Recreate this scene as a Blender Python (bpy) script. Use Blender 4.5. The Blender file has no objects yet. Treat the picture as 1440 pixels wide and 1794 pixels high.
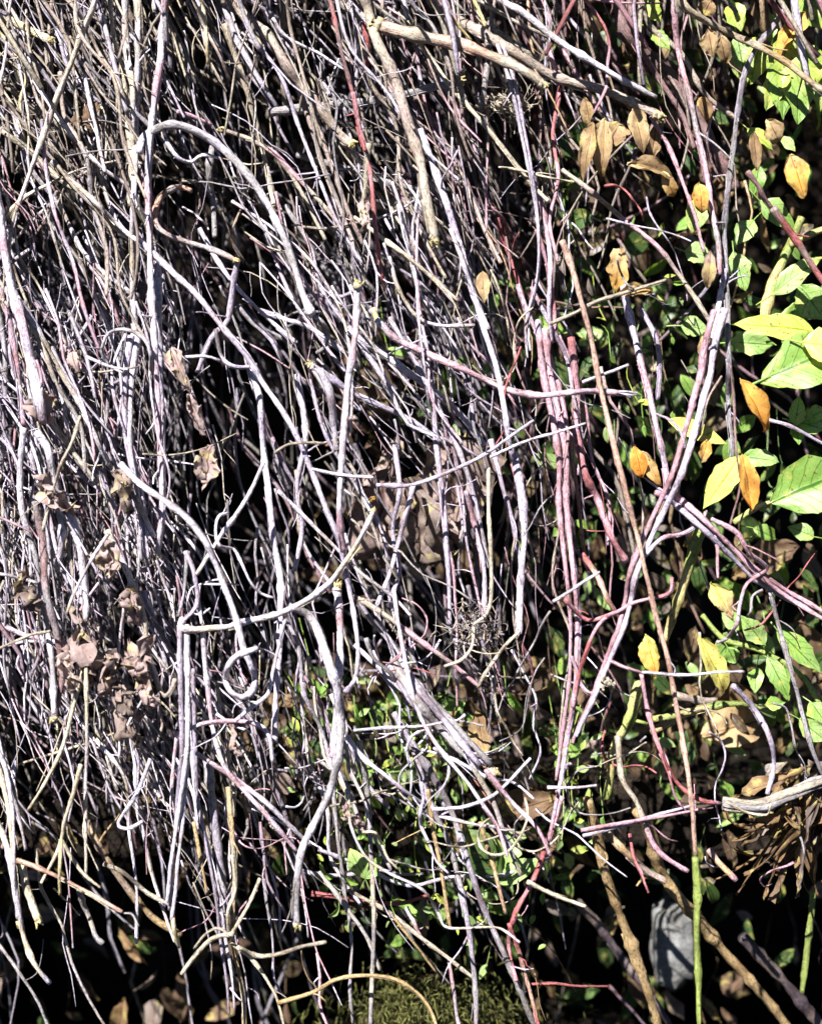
import bpy, math, random
import numpy as np
from mathutils import Vector, noise
R = math.radians
# ---------------------------------------------------------------- camera, light, exposure
S = bpy.context.scene
C = S.collection
DCAM = 1.3            # camera distance to the front of the tangle
K = 0.0005            # metres per photo pixel on the plane Y=0
cam = bpy.data.objects.new('camera', bpy.data.cameras.new('camera'))
C.objects.link(cam)
cam.location = (0, -DCAM, 0); cam.rotation_euler = (R(90), 0, 0)
cam.data.sensor_fit = 'HORIZONTAL'; cam.data.sensor_width = 36
cam.data.lens = 36*DCAM/0.72
cam.data.clip_start = 0.02; cam.data.clip_end = 2000
cam.data.dof.use_dof = True; cam.data.dof.focus_distance = DCAM-0.01; cam.data.dof.aperture_fstop = 3.8
S.camera = cam
SUN_EL, SUN_AZ = 39.0, 27.0      # elevation; degrees to the left of the viewing direction, behind the camera
W = bpy.data.worlds.new('World'); S.world = W; W.use_nodes = True
nt = W.node_tree
sky = nt.nodes.new('ShaderNodeTexSky'); sky.sky_type = 'NISHITA'; sky.sun_disc = False
sky.sun_elevation = R(SUN_EL); sky.sun_rotation = R(180+SUN_AZ)
sky.altitude = 3000; sky.air_density = 0.35; sky.dust_density = 0.0; sky.ozone_density = 1.0
bg = nt.nodes['Background']; bg.inputs[1].default_value = 0.05
nt.links.new(sky.outputs[0], bg.inputs[0])
sl = bpy.data.lights.new('sun', 'SUN'); sl.energy = 5.0; sl.angle = R(0.5); sl.color = (1.0, 0.965, 0.93)
sun = bpy.data.objects.new('sun', sl); C.objects.link(sun)
tosun = Vector((-math.sin(R(SUN_AZ))*math.cos(R(SUN_EL)), -math.cos(R(SUN_AZ))*math.cos(R(SUN_EL)), math.sin(R(SUN_EL))))
sun.rotation_euler = tosun.to_track_quat('Z', 'Y').to_euler(); sun.location = tosun*5
S.view_settings.view_transform = 'Standard'; S.view_settings.look = 'None'
S.view_settings.exposure = 1.8; S.view_settings.gamma = 1
S.cycles.max_bounces = 5; S.cycles.diffuse_bounces = 1; S.cycles.glossy_bounces = 2; S.cycles.transmission_bounces = 3

rnd = random.Random(7)
def P(x, y, d=0.0):
    s = (DCAM+d)/DCAM
    return np.array(((x-720)*K*s, d, (897-y)*K*s))

# ---------------------------------------------------------------- materials
def mat_base(name, rough=0.7, spec=0.3):
    m = bpy.data.materials.new(name); m.use_nodes = True
    n = m.node_tree; b = n.nodes['Principled BSDF']
    b.inputs['Roughness'].default_value = rough
    b.inputs['Specular IOR Level'].default_value = spec
    return m, n, b
def N(n, t, **kw):
    q = n.nodes.new(t)
    for k, v in kw.items(): setattr(q, k, v)
    return q
def mix(n, a, b, fac, mode='MULTIPLY'):
    q = n.nodes.new('ShaderNodeMix'); q.data_type = 'RGBA'; q.blend_type = mode
    for s, v in ((q.inputs[0], fac), (q.inputs[6], a), (q.inputs[7], b)):
        if isinstance(v, bpy.types.NodeSocket): n.links.new(v, s)
        elif isinstance(v, tuple): s.default_value = (*v, 1)
        else: s.default_value = v
    return q.outputs[2]
def ramp(n, src, stops):
    q = n.nodes.new('ShaderNodeValToRGB'); e = q.color_ramp.elements
    while len(e) < len(stops): e.new(0.5)
    for i, (p, c) in enumerate(stops):
        e[i].position = p; e[i].color = (*c, 1) if isinstance(c, tuple) else (c, c, c, 1)
    n.links.new(src, q.inputs[0]); return q.outputs[0]
def noise_tex(n, vec, scale, detail=4, rough=0.6, sc=None):
    q = n.nodes.new('ShaderNodeTexNoise'); q.inputs['Scale'].default_value = scale
    q.inputs['Detail'].default_value = detail; q.inputs['Roughness'].default_value = rough
    if sc:
        mp = n.nodes.new('ShaderNodeMapping'); mp.inputs['Scale'].default_value = sc
        n.links.new(vec, mp.inputs[0]); vec = mp.outputs[0]
    n.links.new(vec, q.inputs['Vector']); return q.outputs[0]
def bump(n, b, h, strength, dist):
    q = n.nodes.new('ShaderNodeBump'); q.inputs['Strength'].default_value = strength
    q.inputs['Distance'].default_value = dist
    n.links.new(h, q.inputs['Height']); n.links.new(q.outputs[0], b.inputs['Normal'])

def bark_material(name, rough, streak, spec=0.3):
    m, n, b = mat_base(name, rough, spec)
    at = N(n, 'ShaderNodeAttribute', attribute_name='tint')
    uv = n.nodes.new('ShaderNodeUVMap').outputs[0]
    ge = n.nodes.new('ShaderNodeNewGeometry').outputs['Position']
    st = noise_tex(n, uv, 1.0, 5, 0.65, (7, 55, 1))
    sp = noise_tex(n, ge, 420, 3, 0.6)
    pa = noise_tex(n, ge, 45, 3, 0.55)
    c = mix(n, at.outputs['Color'], ramp(n, st, [(0.34, streak), (0.50, 1.0), (0.70, 1.35)]), 1.0)
    c = mix(n, c, ramp(n, sp, [(0.34, 0.35), (0.48, 1.0)]), 0.8)
    c = mix(n, c, ramp(n, pa, [(0.32, (0.74, 0.66, 0.62)), (0.5, (1, 1, 1)), (0.70, (1.12, 1.1, 1.16))]), 1.0)
    n.links.new(c, b.inputs['Base Color'])
    bump(n, b, mix(n, st, sp, 0.35, 'MIX'), 1.0, 0.0018)
    return m
BARK = bark_material('dry_bark', 0.55, 0.30, 0.4)
GREENSTEM = bark_material('green_stem_skin', 0.45, 0.8)
def leaf_material(name, rough, transl, spots, spec=0.35, tc=(1.1, 1.25, 0.6), vs=1.0):
    m, n, b = mat_base(name, rough, spec)
    at = N(n, 'ShaderNodeAttribute', attribute_name='tint')
    uvn = n.nodes.new('ShaderNodeUVMap').outputs[0]
    sep = n.nodes.new('ShaderNodeSeparateXYZ'); n.links.new(uvn, sep.inputs[0])
    def M(op, a, bb):
        q = n.nodes.new('ShaderNodeMath'); q.operation = op
        for s, v in ((q.inputs[0], a), (q.inputs[1], bb)):
            if isinstance(v, (int, float)): s.default_value = v
            else: n.links.new(v, s)
        return q.outputs[0]
    ax = M('ABSOLUTE', M('SUBTRACT', sep.outputs[0], 0.5), 0)
    side = M('SINE', M('MULTIPLY', M('SUBTRACT', sep.outputs[1], M('MULTIPLY', ax, 0.55)), 44.0), 0)
    vein = ramp(n, side, [(0.86, 0.0), (0.99, 0.6*vs)])
    mid = ramp(n, ax, [(0.018, 1.0), (0.04, 0.0)])
    v = mix(n, vein, mid, 1.0, 'LIGHTEN')
    ge = n.nodes.new('ShaderNodeNewGeometry').outputs['Position']
    pn = noise_tex(n, ge, 70, 4, 0.6); fn = noise_tex(n, ge, 500, 2, 0.6)
    c = mix(n, at.outputs['Color'], ramp(n, pn, [(0.34, spots), (0.55, (1, 1, 1)), (0.75, (1.2, 1.15, 1.0))]), 1.0)
    c = mix(n, c, ramp(n, fn, [(0.3, 0.75), (0.55, 1.0)]), 0.6)
    c = mix(n, c, mix(n, c, (1.25, 1.2, 1.25), 1.0), v)
    bl = noise_tex(n, ge, 95, 3, 0.5); spt = noise_tex(n, ge, 330, 2, 0.4)
    c = mix(n, c, (0.50, 0.44, 0.12), mix(n, (0, 0, 0), ramp(n, bl, [(0.56, 0.0), (0.72, 0.5)]), 1.0, 'MIX'), 'MIX')
    c = mix(n, c, (0.12, 0.06, 0.025), mix(n, (0, 0, 0), ramp(n, spt, [(0.66, 0.0), (0.70, 0.85)]), 1.0, 'MIX'), 'MIX')
    n.links.new(c, b.inputs['Base Color'])
    bump(n, b, mix(n, v, fn, 0.5, 'MIX'), 0.5, 0.0008)
    tr = n.nodes.new('ShaderNodeBsdfTranslucent'); n.links.new(mix(n, c, tc, 1.0), tr.inputs[0])
    ms = n.nodes.new('ShaderNodeMixShader'); ms.inputs[0].default_value = transl
    n.links.new(b.outputs[0], ms.inputs[1]); n.links.new(tr.outputs[0], ms.inputs[2])
    n.links.new(ms.outputs[0], n.nodes['Material Output'].inputs[0])
    return m
GREEN = leaf_material('green_leaf', 0.42, 0.3, (0.75, 0.85, 0.7))
DRYL = leaf_material('withered_leaf', 0.7, 0.22, (0.62, 0.55, 0.50), 0.2, (1.05, 1.0, 0.9), 0.35)
def soil_material():
    m, n, b = mat_base('dark_soil', 0.95, 0.1)
    ge = n.nodes.new('ShaderNodeNewGeometry').outputs['Position']
    a = noise_tex(n, ge, 14, 8, 0.65); f = noise_tex(n, ge, 130, 5, 0.7)
    c = ramp(n, a, [(0.3, (0.008, 0.006, 0.005)), (0.5, (0.016, 0.012, 0.009)), (0.7, (0.034, 0.026, 0.018))])
    c = mix(n, c, ramp(n, f, [(0.3, 0.4), (0.6, 1.3)]), 1.0)
    n.links.new(c, b.inputs['Base Color']); bump(n, b, mix(n, a, f, 0.5, 'MIX'), 1.0, 0.02)
    return m
SOIL = soil_material()
def stone_material():
    m, n, b = mat_base('pale_stone', 0.85, 0.25)
    ge = n.nodes.new('ShaderNodeNewGeometry').outputs['Position']
    a = noise_tex(n, ge, 22, 8, 0.65); f = noise_tex(n, ge, 200, 5, 0.7)
    c = ramp(n, a, [(0.3, (0.10, 0.095, 0.085)), (0.5, (0.15, 0.15, 0.145)), (0.7, (0.21, 0.215, 0.22))])
    c = mix(n, c, ramp(n, f, [(0.3, 0.6), (0.6, 1.1)]), 1.0)
    n.links.new(c, b.inputs['Base Color']); bump(n, b, mix(n, a, f, 0.5, 'MIX'), 0.8, 0.006)
    return m
STONE = stone_material()

# ---------------------------------------------------------------- mesh builders
class MB:
    def __init__(s): s.v = []; s.f = []; s.c = []; s.uv = []; s.n = 0
    def add(s, v, f, c, uv):
        s.v.append(v); s.f.append(f+s.n); s.c.append(c); s.uv.append(uv); s.n += len(v)
    def build(s, name, mat, parent=None, origin=None, smooth=True):
        v = np.concatenate(s.v).astype(np.float32); f = np.concatenate(s.f).astype(np.int32)
        c = np.concatenate(s.c).astype(np.float32); uv = np.concatenate(s.uv).astype(np.float32)
        o0 = np.zeros(3) if origin is None else np.asarray(origin)
        me = bpy.data.meshes.new(name)
        me.vertices.add(len(v)); me.vertices.foreach_set('co', (v-o0.astype(np.float32)).ravel())
        me.loops.add(f.size); me.loops.foreach_set('vertex_index', f.ravel())
        me.polygons.add(len(f)); me.polygons.foreach_set('loop_start', np.arange(0, f.size, 4, dtype=np.int32))
        me.update(calc_edges=True)
        me.polygons.foreach_set('use_smooth', np.full(len(f), smooth))
        a = me.color_attributes.new('tint', 'FLOAT_COLOR', 'POINT')
        a.data.foreach_set('color', np.concatenate([c, np.ones((len(c), 1), np.float32)], 1).ravel())
        u = me.uv_layers.new(name='UVMap'); u.data.foreach_set('uv', uv[f.ravel()].ravel())
        me.materials.append(mat); me.validate()
        o = bpy.data.objects.new(name, me); C.objects.link(o)
        if parent is not None:
            o.parent = parent          # the mesh is already relative to the parent's own origin
        elif origin is not None: o.location = o0
        return o

COL = dict(w=(.50, .46, .525), l=(.36, .31, .39), g=(.23, .215, .22), c=(.46, .40, .29), b=(.24, .185, .16),
           p=(.39, .23, .27), r=(.29, .085, .085), o=(.38, .24, .185), n=(.20, .25, .065), t=(.32, .225, .11),
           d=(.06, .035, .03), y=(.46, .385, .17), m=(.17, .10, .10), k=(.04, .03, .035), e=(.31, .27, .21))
COL = {k: np.array(v) for k, v in COL.items()}

def smooth_path(pts, step):
    pts = np.asarray(pts, float)
    if len(pts) == 2:
        L = np.linalg.norm(pts[1]-pts[0]); n = max(3, int(L/step)+1)
        t = np.linspace(0, 1, n)[:, None]; return pts[0]*(1-t)+pts[1]*t
    e = np.vstack([2*pts[0]-pts[1], pts, 2*pts[-1]-pts[-2]])
    out = []
    for i in range(1, len(e)-2):
        p0, p1, p2, p3 = e[i-1:i+3]
        n = max(2, int(np.linalg.norm(p2-p1)/step))
        t = (np.arange(n)/n)[:, None]
        out.append(0.5*(2*p1+(p2-p0)*t+(2*p0-5*p1+4*p2-p3)*t*t+(3*p1-p0-3*p2+p3)*t**3))
    out.append(pts[-1:])
    return np.vstack(out)

def wob(rs, n, k):      # smooth 1-D random signal
    m = max(4, int(n/k)+3); a = rs.normal(0, 1, m)
    return np.interp(np.linspace(0, m-1, n), np.arange(m), a)

def tube(mb, path, r0, r1, cols, rs, sides=8, rough=0.14, node_gap=0.06, v0=0.0, tip=False):
    n = len(path)
    T = np.gradient(path, axis=0); T /= np.linalg.norm(T, axis=1)[:, None]+1e-9
    u = np.cross(T[0], (0.13, 0.95, 0.2)); u /= np.linalg.norm(u)
    U = np.empty_like(path)
    for i in range(n):
        u = u-T[i]*np.dot(u, T[i]); u /= np.linalg.norm(u)+1e-9; U[i] = u
    V = np.cross(T, U)
    seg = np.linalg.norm(np.diff(path, axis=0), axis=1); L = np.concatenate([[0], np.cumsum(seg)])
    r = np.linspace(r0, r1, n)*(1+0.09*wob(rs, n, 5)+0.05*wob(rs, n, 2))
    if node_gap:
        p = rs.uniform(0.2, 1)*node_gap
        while p < L[-1]:
            r *= 1+0.30*np.exp(-((L-p)/(0.0022+r0*0.5))**2); p += node_gap*rs.uniform(0.6, 1.5)
    if tip: r *= np.clip((L[-1]-L)/(0.02)+0.12, 0, 1)**0.6
    th = np.linspace(0, 2*np.pi, sides, endpoint=False)
    tw = wob(rs, n, 12)*0.6
    ridge = 1+rough*rs.normal(0, 1, sides)[None, :]+rough*0.45*rs.normal(0, 1, (n, sides))
    ridge = np.clip(ridge, 0.6, 1.5)
    a = th[None, :]+tw[:, None]
    rr = r[:, None]*ridge
    co = path[:, None, :]+rr[..., None]*(np.cos(a)[..., None]*U[:, None, :]+np.sin(a)[..., None]*V[:, None, :])
    co = co.reshape(-1, 3)
    # end caps: one extra inner ring collapsed to the centre
    capa = np.repeat((path[0]-T[0]*r[0]*0.25)[None], sides, 0); capb = np.repeat((path[-1]+T[-1]*r[-1]*0.25)[None], sides, 0)
    co = np.vstack([capa, co, capb])
    i = np.arange(n+1)[:, None]*sides; j = np.arange(sides)[None, :]; j2 = (j+1) % sides
    f = np.stack([i+j, i+j2, i+sides+j2, i+sides+j], -1).reshape(-1, 4)
    # colour: patches between the two kinds
    if len(cols) == 1: cc = np.repeat(cols[0][None], n, 0)
    else:
        w = np.clip(0.5+0.55*wob(rs, n, 10)+0.2*wob(rs, n, 3), 0, 1)[:, None]
        cc = cols[0]*(1-w)+cols[1]*w
    cc = cc*(1+0.10*wob(rs, n, 5))[:, None]
    side_c = 1+0.14*rs.normal(0, 1, sides)
    cc = np.clip(cc[:, None, :]*side_c[None, :, None], 0.004, 0.8).reshape(-1, 3)
    cc = np.vstack([cc[:sides]*0.8, cc, cc[-sides:]*0.8])
    uu = np.tile(np.minimum(j[0], sides-j[0])/sides*2*r0*60, n+2); vv = np.repeat(np.concatenate([[L[0]], L, [L[-1]]]), sides)
    off = rs.uniform(0, 40)
    mb.add(co, f, cc, np.stack([uu*6+off, vv*3+off], 1))
    return T, U, V, L

def meta(o, label, cat, group=None, kind=None):
    if label: o['label'] = label
    if cat: o['category'] = cat
    if group: o['group'] = group
    if kind: o['kind'] = kind
    return o

def spur(mb, p, dirv, ln, r, cols, rs, bend=0.3):
    q = [p]; d = np.array(dirv, float); d /= np.linalg.norm(d)
    for k in range(3):
        d = d+rs.normal(0, bend, 3); d /= np.linalg.norm(d); q.append(q[-1]+d*ln/3)
    tube(mb, smooth_path(q, 0.004), r, r*0.6, cols, rs, 5, 0.1, 0)

def splinters(mb, p, T, r, col, rs, n=5, ln=0.01):
    for k in range(n):
        o = rs.normal(0, r*0.45, 3); o -= T*np.dot(o, T)
        e = p+o+T*ln*rs.uniform(0.4, 1.1)+rs.normal(0, r*0.35, 3)
        tube(mb, np.array([p+o-T*0.003, (p+o+e)/2, e]), r*0.34, r*0.20, [col*rs.uniform(0.7, 1.15)], rs, 4, 0.1, 0)

def vine(pts, rpx, kind, d, label, name='dry_vine', cat='vine', group=None, cut='', seed=1, taper=0.74, spurs=None, mat=None, parent=None, strands=1):
    """pts: photo pixels; d: depth in cm (start, end)."""
    rs = np.random.RandomState(seed)
    d0, d1 = (d if isinstance(d, tuple) else (d, d))
    rpx = rpx*0.86
    n = len(pts); dd = np.linspace(d0, d1, n)*0.01
    if n > 2 and parent is None: dd = dd+rs.normal(0, 0.006, n)
    P3 = np.array([P(x, y, q) for (x, y), q in zip(pts, dd)])
    path = smooth_path(P3, max(0.0035, rpx*K*0.8))
    m = len(path)
    amp = max(rpx*0.12, 0.75)*K
    path = path+np.stack([wob(rs, m, 13)*1.3+0.3*wob(rs, m, 5) for _ in range(3)], 1)*amp
    r = rpx*K*(1+d0*0.01/DCAM)
    cols = [COL[k] for k in kind]
    mb = MB(); sides = 10 if rpx > 7 else 8 if rpx > 4 else 6
    if strands > 1:
        T0 = np.gradient(path, axis=0); T0 /= np.linalg.norm(T0, axis=1)[:, None]
        U0 = np.cross(T0, (0, 1, 0)); U0 /= np.linalg.norm(U0, axis=1)[:, None]; V0 = np.cross(T0, U0)
        for s in range(strands):
            ph = s*2*math.pi/strands; tw = np.linspace(0, rs.uniform(1.5, 4), m)
            offs = r*0.78*(np.cos(ph+tw)[:, None]*U0+np.sin(ph+tw)[:, None]*V0)
            i0 = rs.randint(0, max(1, m//22)); i1 = m-rs.randint(0, max(1, m//7))
            T, U, V, L = tube(mb, (path+offs)[i0:i1], r*0.62, r*0.42*taper, [cols[s % len(cols)]*rs.uniform(.8, 1.15)], rs, 6, 0.12, 0.05)
        T = T0; L = None
    else:
        T, U, V, L = tube(mb, path, r, r*taper, cols, rs, sides, 0.10)
    if rpx > 3.6 and strands == 1 and mat is None:      # strips of bark lifting off
        for k in range(int(m*0.0035/0.06*rs.uniform(.5, 1.5))+1):
            i0 = rs.randint(1, m-4); i1 = min(m-1, i0+rs.randint(3, 12)); a = rs.uniform(2.2, 5.5)
            off = (np.cos(a)*U[i0:i1]+np.sin(a)*V[i0:i1])*r*(0.92+np.linspace(0, rs.uniform(0, .9), i1-i0)**2)[:, None]
            tube(mb, path[i0:i1]+off, r*.22, r*.10, [cols[-1]*rs.uniform(.5, 1.3)], rs, 4, .2, 0)
    ns = spurs if spurs is not None else int(m*0.0035/0.075*rs.uniform(0.2, 1.3))
    for k in range(ns):
        i = rs.randint(2, m-2)
        dv = T[i]*rs.uniform(0.3, 0.9)*rs.choice([-1, 1, 1])+np.array((rs.normal(), -abs(rs.normal())*0.5, rs.normal()))*0.6
        spur(mb, path[i], dv, rs.uniform(0.004, 0.022)*(1 if k % 4 else 2.4), max(0.0005, r*0.34), cols[:1], rs)
    base = path[0]
    if parent is not None:
        base = W0[parent.name]
        o = mb.build(name, mat or BARK, parent, base); meta(o, label, None)
    else:
        o = mb.build(name, mat or BARK, None, base); meta(o, label, cat, group)
    W0[o.name] = base
    for e in cut.replace('f', ''):       # s / e : yellow cut end at the start / end
        p, t = (path[0], -T[0]) if e == 's' else (path[-1], T[-1])
        q = MB(); rr = (r if e == 's' else r*taper)
        cy = COL['y']*rs.uniform(0.85, 1.1)
        tube(q, np.array([p-t*rr*0.8, p+t*rr*0.1, p+t*rr*0.6, p+t*rr*0.9]), rr*1.12, rr*0.9, [cy, COL['c']], rs, 9, 0.14, 0)
        splinters(q, p+t*rr*0.7, t, rr*1.1, cy, rs, 7, 0.001+rr*0.45)
        q.build('cut_end', BARK, o, base)
    if 'f' in cut:                       # frayed grey end
        q = MB(); splinters(q, path[-1], T[-1], r*1.2, cols[0], rs, 9, 0.012+r); q.build('frayed_end', BARK, o, base)
    return o
W0 = {}

def leaf_mesh(mb, b, t, width, cols, rs, curl=0.3, fold=0.3, crumple=0.0, tilt=0.0, serr=0.0, wide=0.42, twist=0.0, nu=8, nv=14, petiole=0.0):
    b = np.asarray(b); t = np.asarray(t); A = t-b; L = np.linalg.norm(A); A /= L
    nrm = np.array((-0.15, -1.0, 0.25)); nrm -= A*np.dot(nrm, A)
    if np.linalg.norm(nrm) < 0.2: nrm = np.array((0, 0, 1.0))-A*A[2]
    nrm /= np.linalg.norm(nrm); side = np.cross(A, nrm)
    nrm, side = nrm*math.cos(tilt)+side*math.sin(tilt), side*math.cos(tilt)-nrm*math.sin(tilt)
    tt = np.linspace(0, 1, nv+1); uu = np.linspace(-1, 1, nu+1)
    # outline: widest at `wide`, pointed tip
    g = np.where(tt < wide, np.sin(np.pi/2*np.clip(tt/wide, 0, 1))**0.75, np.cos(np.pi/2*np.clip((tt-wide)/(1-wide), 0, 1))**1.05)
    g = g*(1+0.05*wob(rs, nv+1, 3)); g[0] = 0.05; g[-1] = 0.02
    edge = 1+serr*rs.uniform(-1, 1, (nv+1, 2))
    seed = rs.uniform(0, 100, 3)
    v = np.empty((nv+1, nu+1, 3)); ph = rs.uniform(0, 6.28)
    for i, q in enumerate(tt):
        ca = curl*q*q; tw = twist*q
        ax = b+A*L*(math.sin(2*ca)/(2*ca)*q if abs(ca) > 1e-3 else q)-nrm*L*curl*0.55*q*q
        s_, n_ = side*math.cos(tw)+nrm*math.sin(tw), nrm*math.cos(tw)-side*math.sin(tw)
        for j, u in enumerate(uu):
            w = width/2*g[i]*u*(edge[i, 0 if u < 0 else 1] if abs(u) == 1 else 1)
            fa = fold*1.2
            h = abs(w)*math.sin(fa)+0.035*width*math.sin(q*9+ph+u)*abs(u)
            p = ax+s_*w*math.cos(fa)+n_*h
            if crumple:
                nv3 = noise.noise_vector(Vector((q*3.1, u*1.6, 0))+Vector(seed))
                nv4 = noise.noise_vector(Vector((q*8, u*4, 3))+Vector(seed))
                nv5 = noise.noise_vector(Vector((q*18, u*8, 9))+Vector(seed))
                p = p+(np.array(nv3)*1.0+np.array(nv4)*0.45+np.array(nv5)*0.2)*crumple*width*(0.3+abs(u))
            v[i, j] = p
    co = v.reshape(-1, 3)
    i = np.arange(nv)[:, None]*(nu+1); j = np.arange(nu)[None, :]
    f = np.stack([i+j, i+j+1, i+nu+2+j, i+nu+1+j], -1).reshape(-1, 4)
    w = (0.5+0.5*np.sin(tt*3+rs.uniform(0, 6)))[:, None, None]
    c2 = cols[1] if len(cols) > 1 else cols[0]*rs.uniform(0.8, 1.1)
    cc = cols[0]*(1-w)+c2*w+np.zeros((nv+1, nu+1, 1))
    uvx, uvy = np.meshgrid((uu+1)/2, tt)
    mb.add(co, f, np.clip(cc.reshape(-1, 3), 0.004, 0.8), np.stack([uvx.ravel(), uvy.ravel()], 1))
    if petiole:
        e = b-A*petiole+rs.normal(0, petiole*0.15, 3)
        tube(mb, smooth_path([e, b, b+A*L*0.12], 0.004), width*0.035, width*0.02, [cols[0]], rs, 5, 0.05, 0)

LCOL = dict(g=(.20, .33, .07), G=(.29, .40, .15), y=(.42, .48, .10), Y=(.52, .50, .14), o=(.56, .24, .04), O=(.52, .30, .07),
            b=(.21, .135, .07), B=(.13, .085, .055), t=(.42, .31, .175), p=(.31, .235, .225), q=(.38, .30, .29), D=(.055, .10, .028), k=(.07, .045, .03), u=(.20, .158, .14))
LCOL = {k: np.array(v) for k, v in LCOL.items()}

def leaf(b, t, wpx, kind, d, label=None, name='dry_leaf', cat='leaf', group=None, parent=None, mat=None, seed=0, **kw):
    rs = np.random.RandomState(seed+int(b[0])*7+int(b[1]))
    kw.setdefault('twist', rs.normal(0, .35)); kw['curl'] = kw.get('curl', .3)*rs.uniform(.5, 1.6)
    d0, d1 = d if isinstance(d, tuple) else (d, d)
    B = P(b[0], b[1], d0*.01); T = P(t[0], t[1], d1*.01)
    mb = MB(); leaf_mesh(mb, B, T, wpx*K, [LCOL[k] for k in kind], rs, **kw)
    if parent is not None:
        o = mb.build(name, mat or GREEN, parent, W0[parent.name]); meta(o, label, None)
    else:
        o = mb.build(name, mat or DRYL, None, B); meta(o, label, cat, group)
        W0[o.name] = B
    return o
def empty(name, loc, label, cat, group=None):
    o = bpy.data.objects.new(name, None); C.objects.link(o); o.location = loc; o.empty_display_size = 0.02
    meta(o, label, cat, group); W0[o.name] = np.asarray(loc); return o

# ---------------------------------------------------------------- the ground: floor in front, dark bank behind, out to the horizon
def ground():
    def axis(lo, hi, st, far):
        a = list(np.arange(lo, hi+1e-6, st)); k = st
        p = a[-1]; q = a[0]; up = []; dn = []
        while p < far: k *= 1.35; p += k; up.append(p)
        k = st
        while q > -far: k *= 1.35; q -= k; dn.append(q)
        return np.array(dn[::-1]+a+up)
    xs = axis(-0.9, 0.9, 0.02, 600); ys = axis(-0.2, 1.5, 0.02, 600)
    X, Y = np.meshgrid(xs, ys)
    t = np.clip((Y-0.62-0.05*np.sin(X*5))/0.85, 0, 1); H = -0.62+1.75*(t*t*(3-2*t))
    near = (np.abs(X) < 3) & (np.abs(Y) < 3)
    for i in range(X.shape[0]):
        for j in range(X.shape[1]):
            p = Vector((X[i, j]*3, Y[i, j]*3, 0)); a = noise.fractal(p, 1.0, 2.0, 5)
            H[i, j] += a*(0.07 if near[i, j] else 0.3)
            if near[i, j]: H[i, j] += noise.fractal(p*6, 1.0, 2.0, 4)*0.022
    co = np.stack([X, Y, H], -1).reshape(-1, 3)
    ny, nx = X.shape
    i = np.arange(ny-1)[:, None]*nx; j = np.arange(nx-1)[None, :]
    f = np.stack([i+j, i+j+1, i+nx+1+j, i+nx+j], -1).reshape(-1, 4)
    mb = MB(); mb.add(co, f, np.full((len(co), 3), .03), co[:, :2])
    o = mb.build('ground', SOIL); o['kind'] = 'structure'
    return o
ground()
def ledge():
    xs = np.arange(-1.6, 1.61, 0.018); n = 40; mb = MB()
    co = []
    for x in xs:
        lip = 0.14+0.045*noise.noise(Vector((x*4, 0, 3)))+0.02*noise.noise(Vector((x*17, 0, 3)))
        zt = -0.275+0.03*noise.noise(Vector((x*3, 7, 1))); th = 0.055+0.03*noise.noise(Vector((x*6, 1, 9)))
        for k in range(n):
            a = k/n*2*math.pi
            y = (lip+0.95)/2+0.0+(0.95-lip)/2*max(-1, min(1, 1.3*math.cos(a)))
            z = zt-th*(0.5-0.5*max(-1, min(1, 1.6*math.sin(a))))+0.22*max(0, y-0.45)
            q = noise.fractal(Vector((x*9, y*9, z*9)), 1, 2, 5)
            co.append((x+0.006*q, y+0.012*q, z+0.014*q))
    co = np.array(co); i = np.arange(len(xs)-1)[:, None]*n; j = np.arange(n)[None, :]; j2 = (j+1) % n
    f = np.stack([i+j, i+j2, i+n+j2, i+n+j], -1).reshape(-1, 4)
    mb.add(co, f, np.full((len(co), 3), .03), co[:, :2])
    o = mb.build('earth_bank', SOIL); o['kind'] = 'structure'
ledge()

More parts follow.
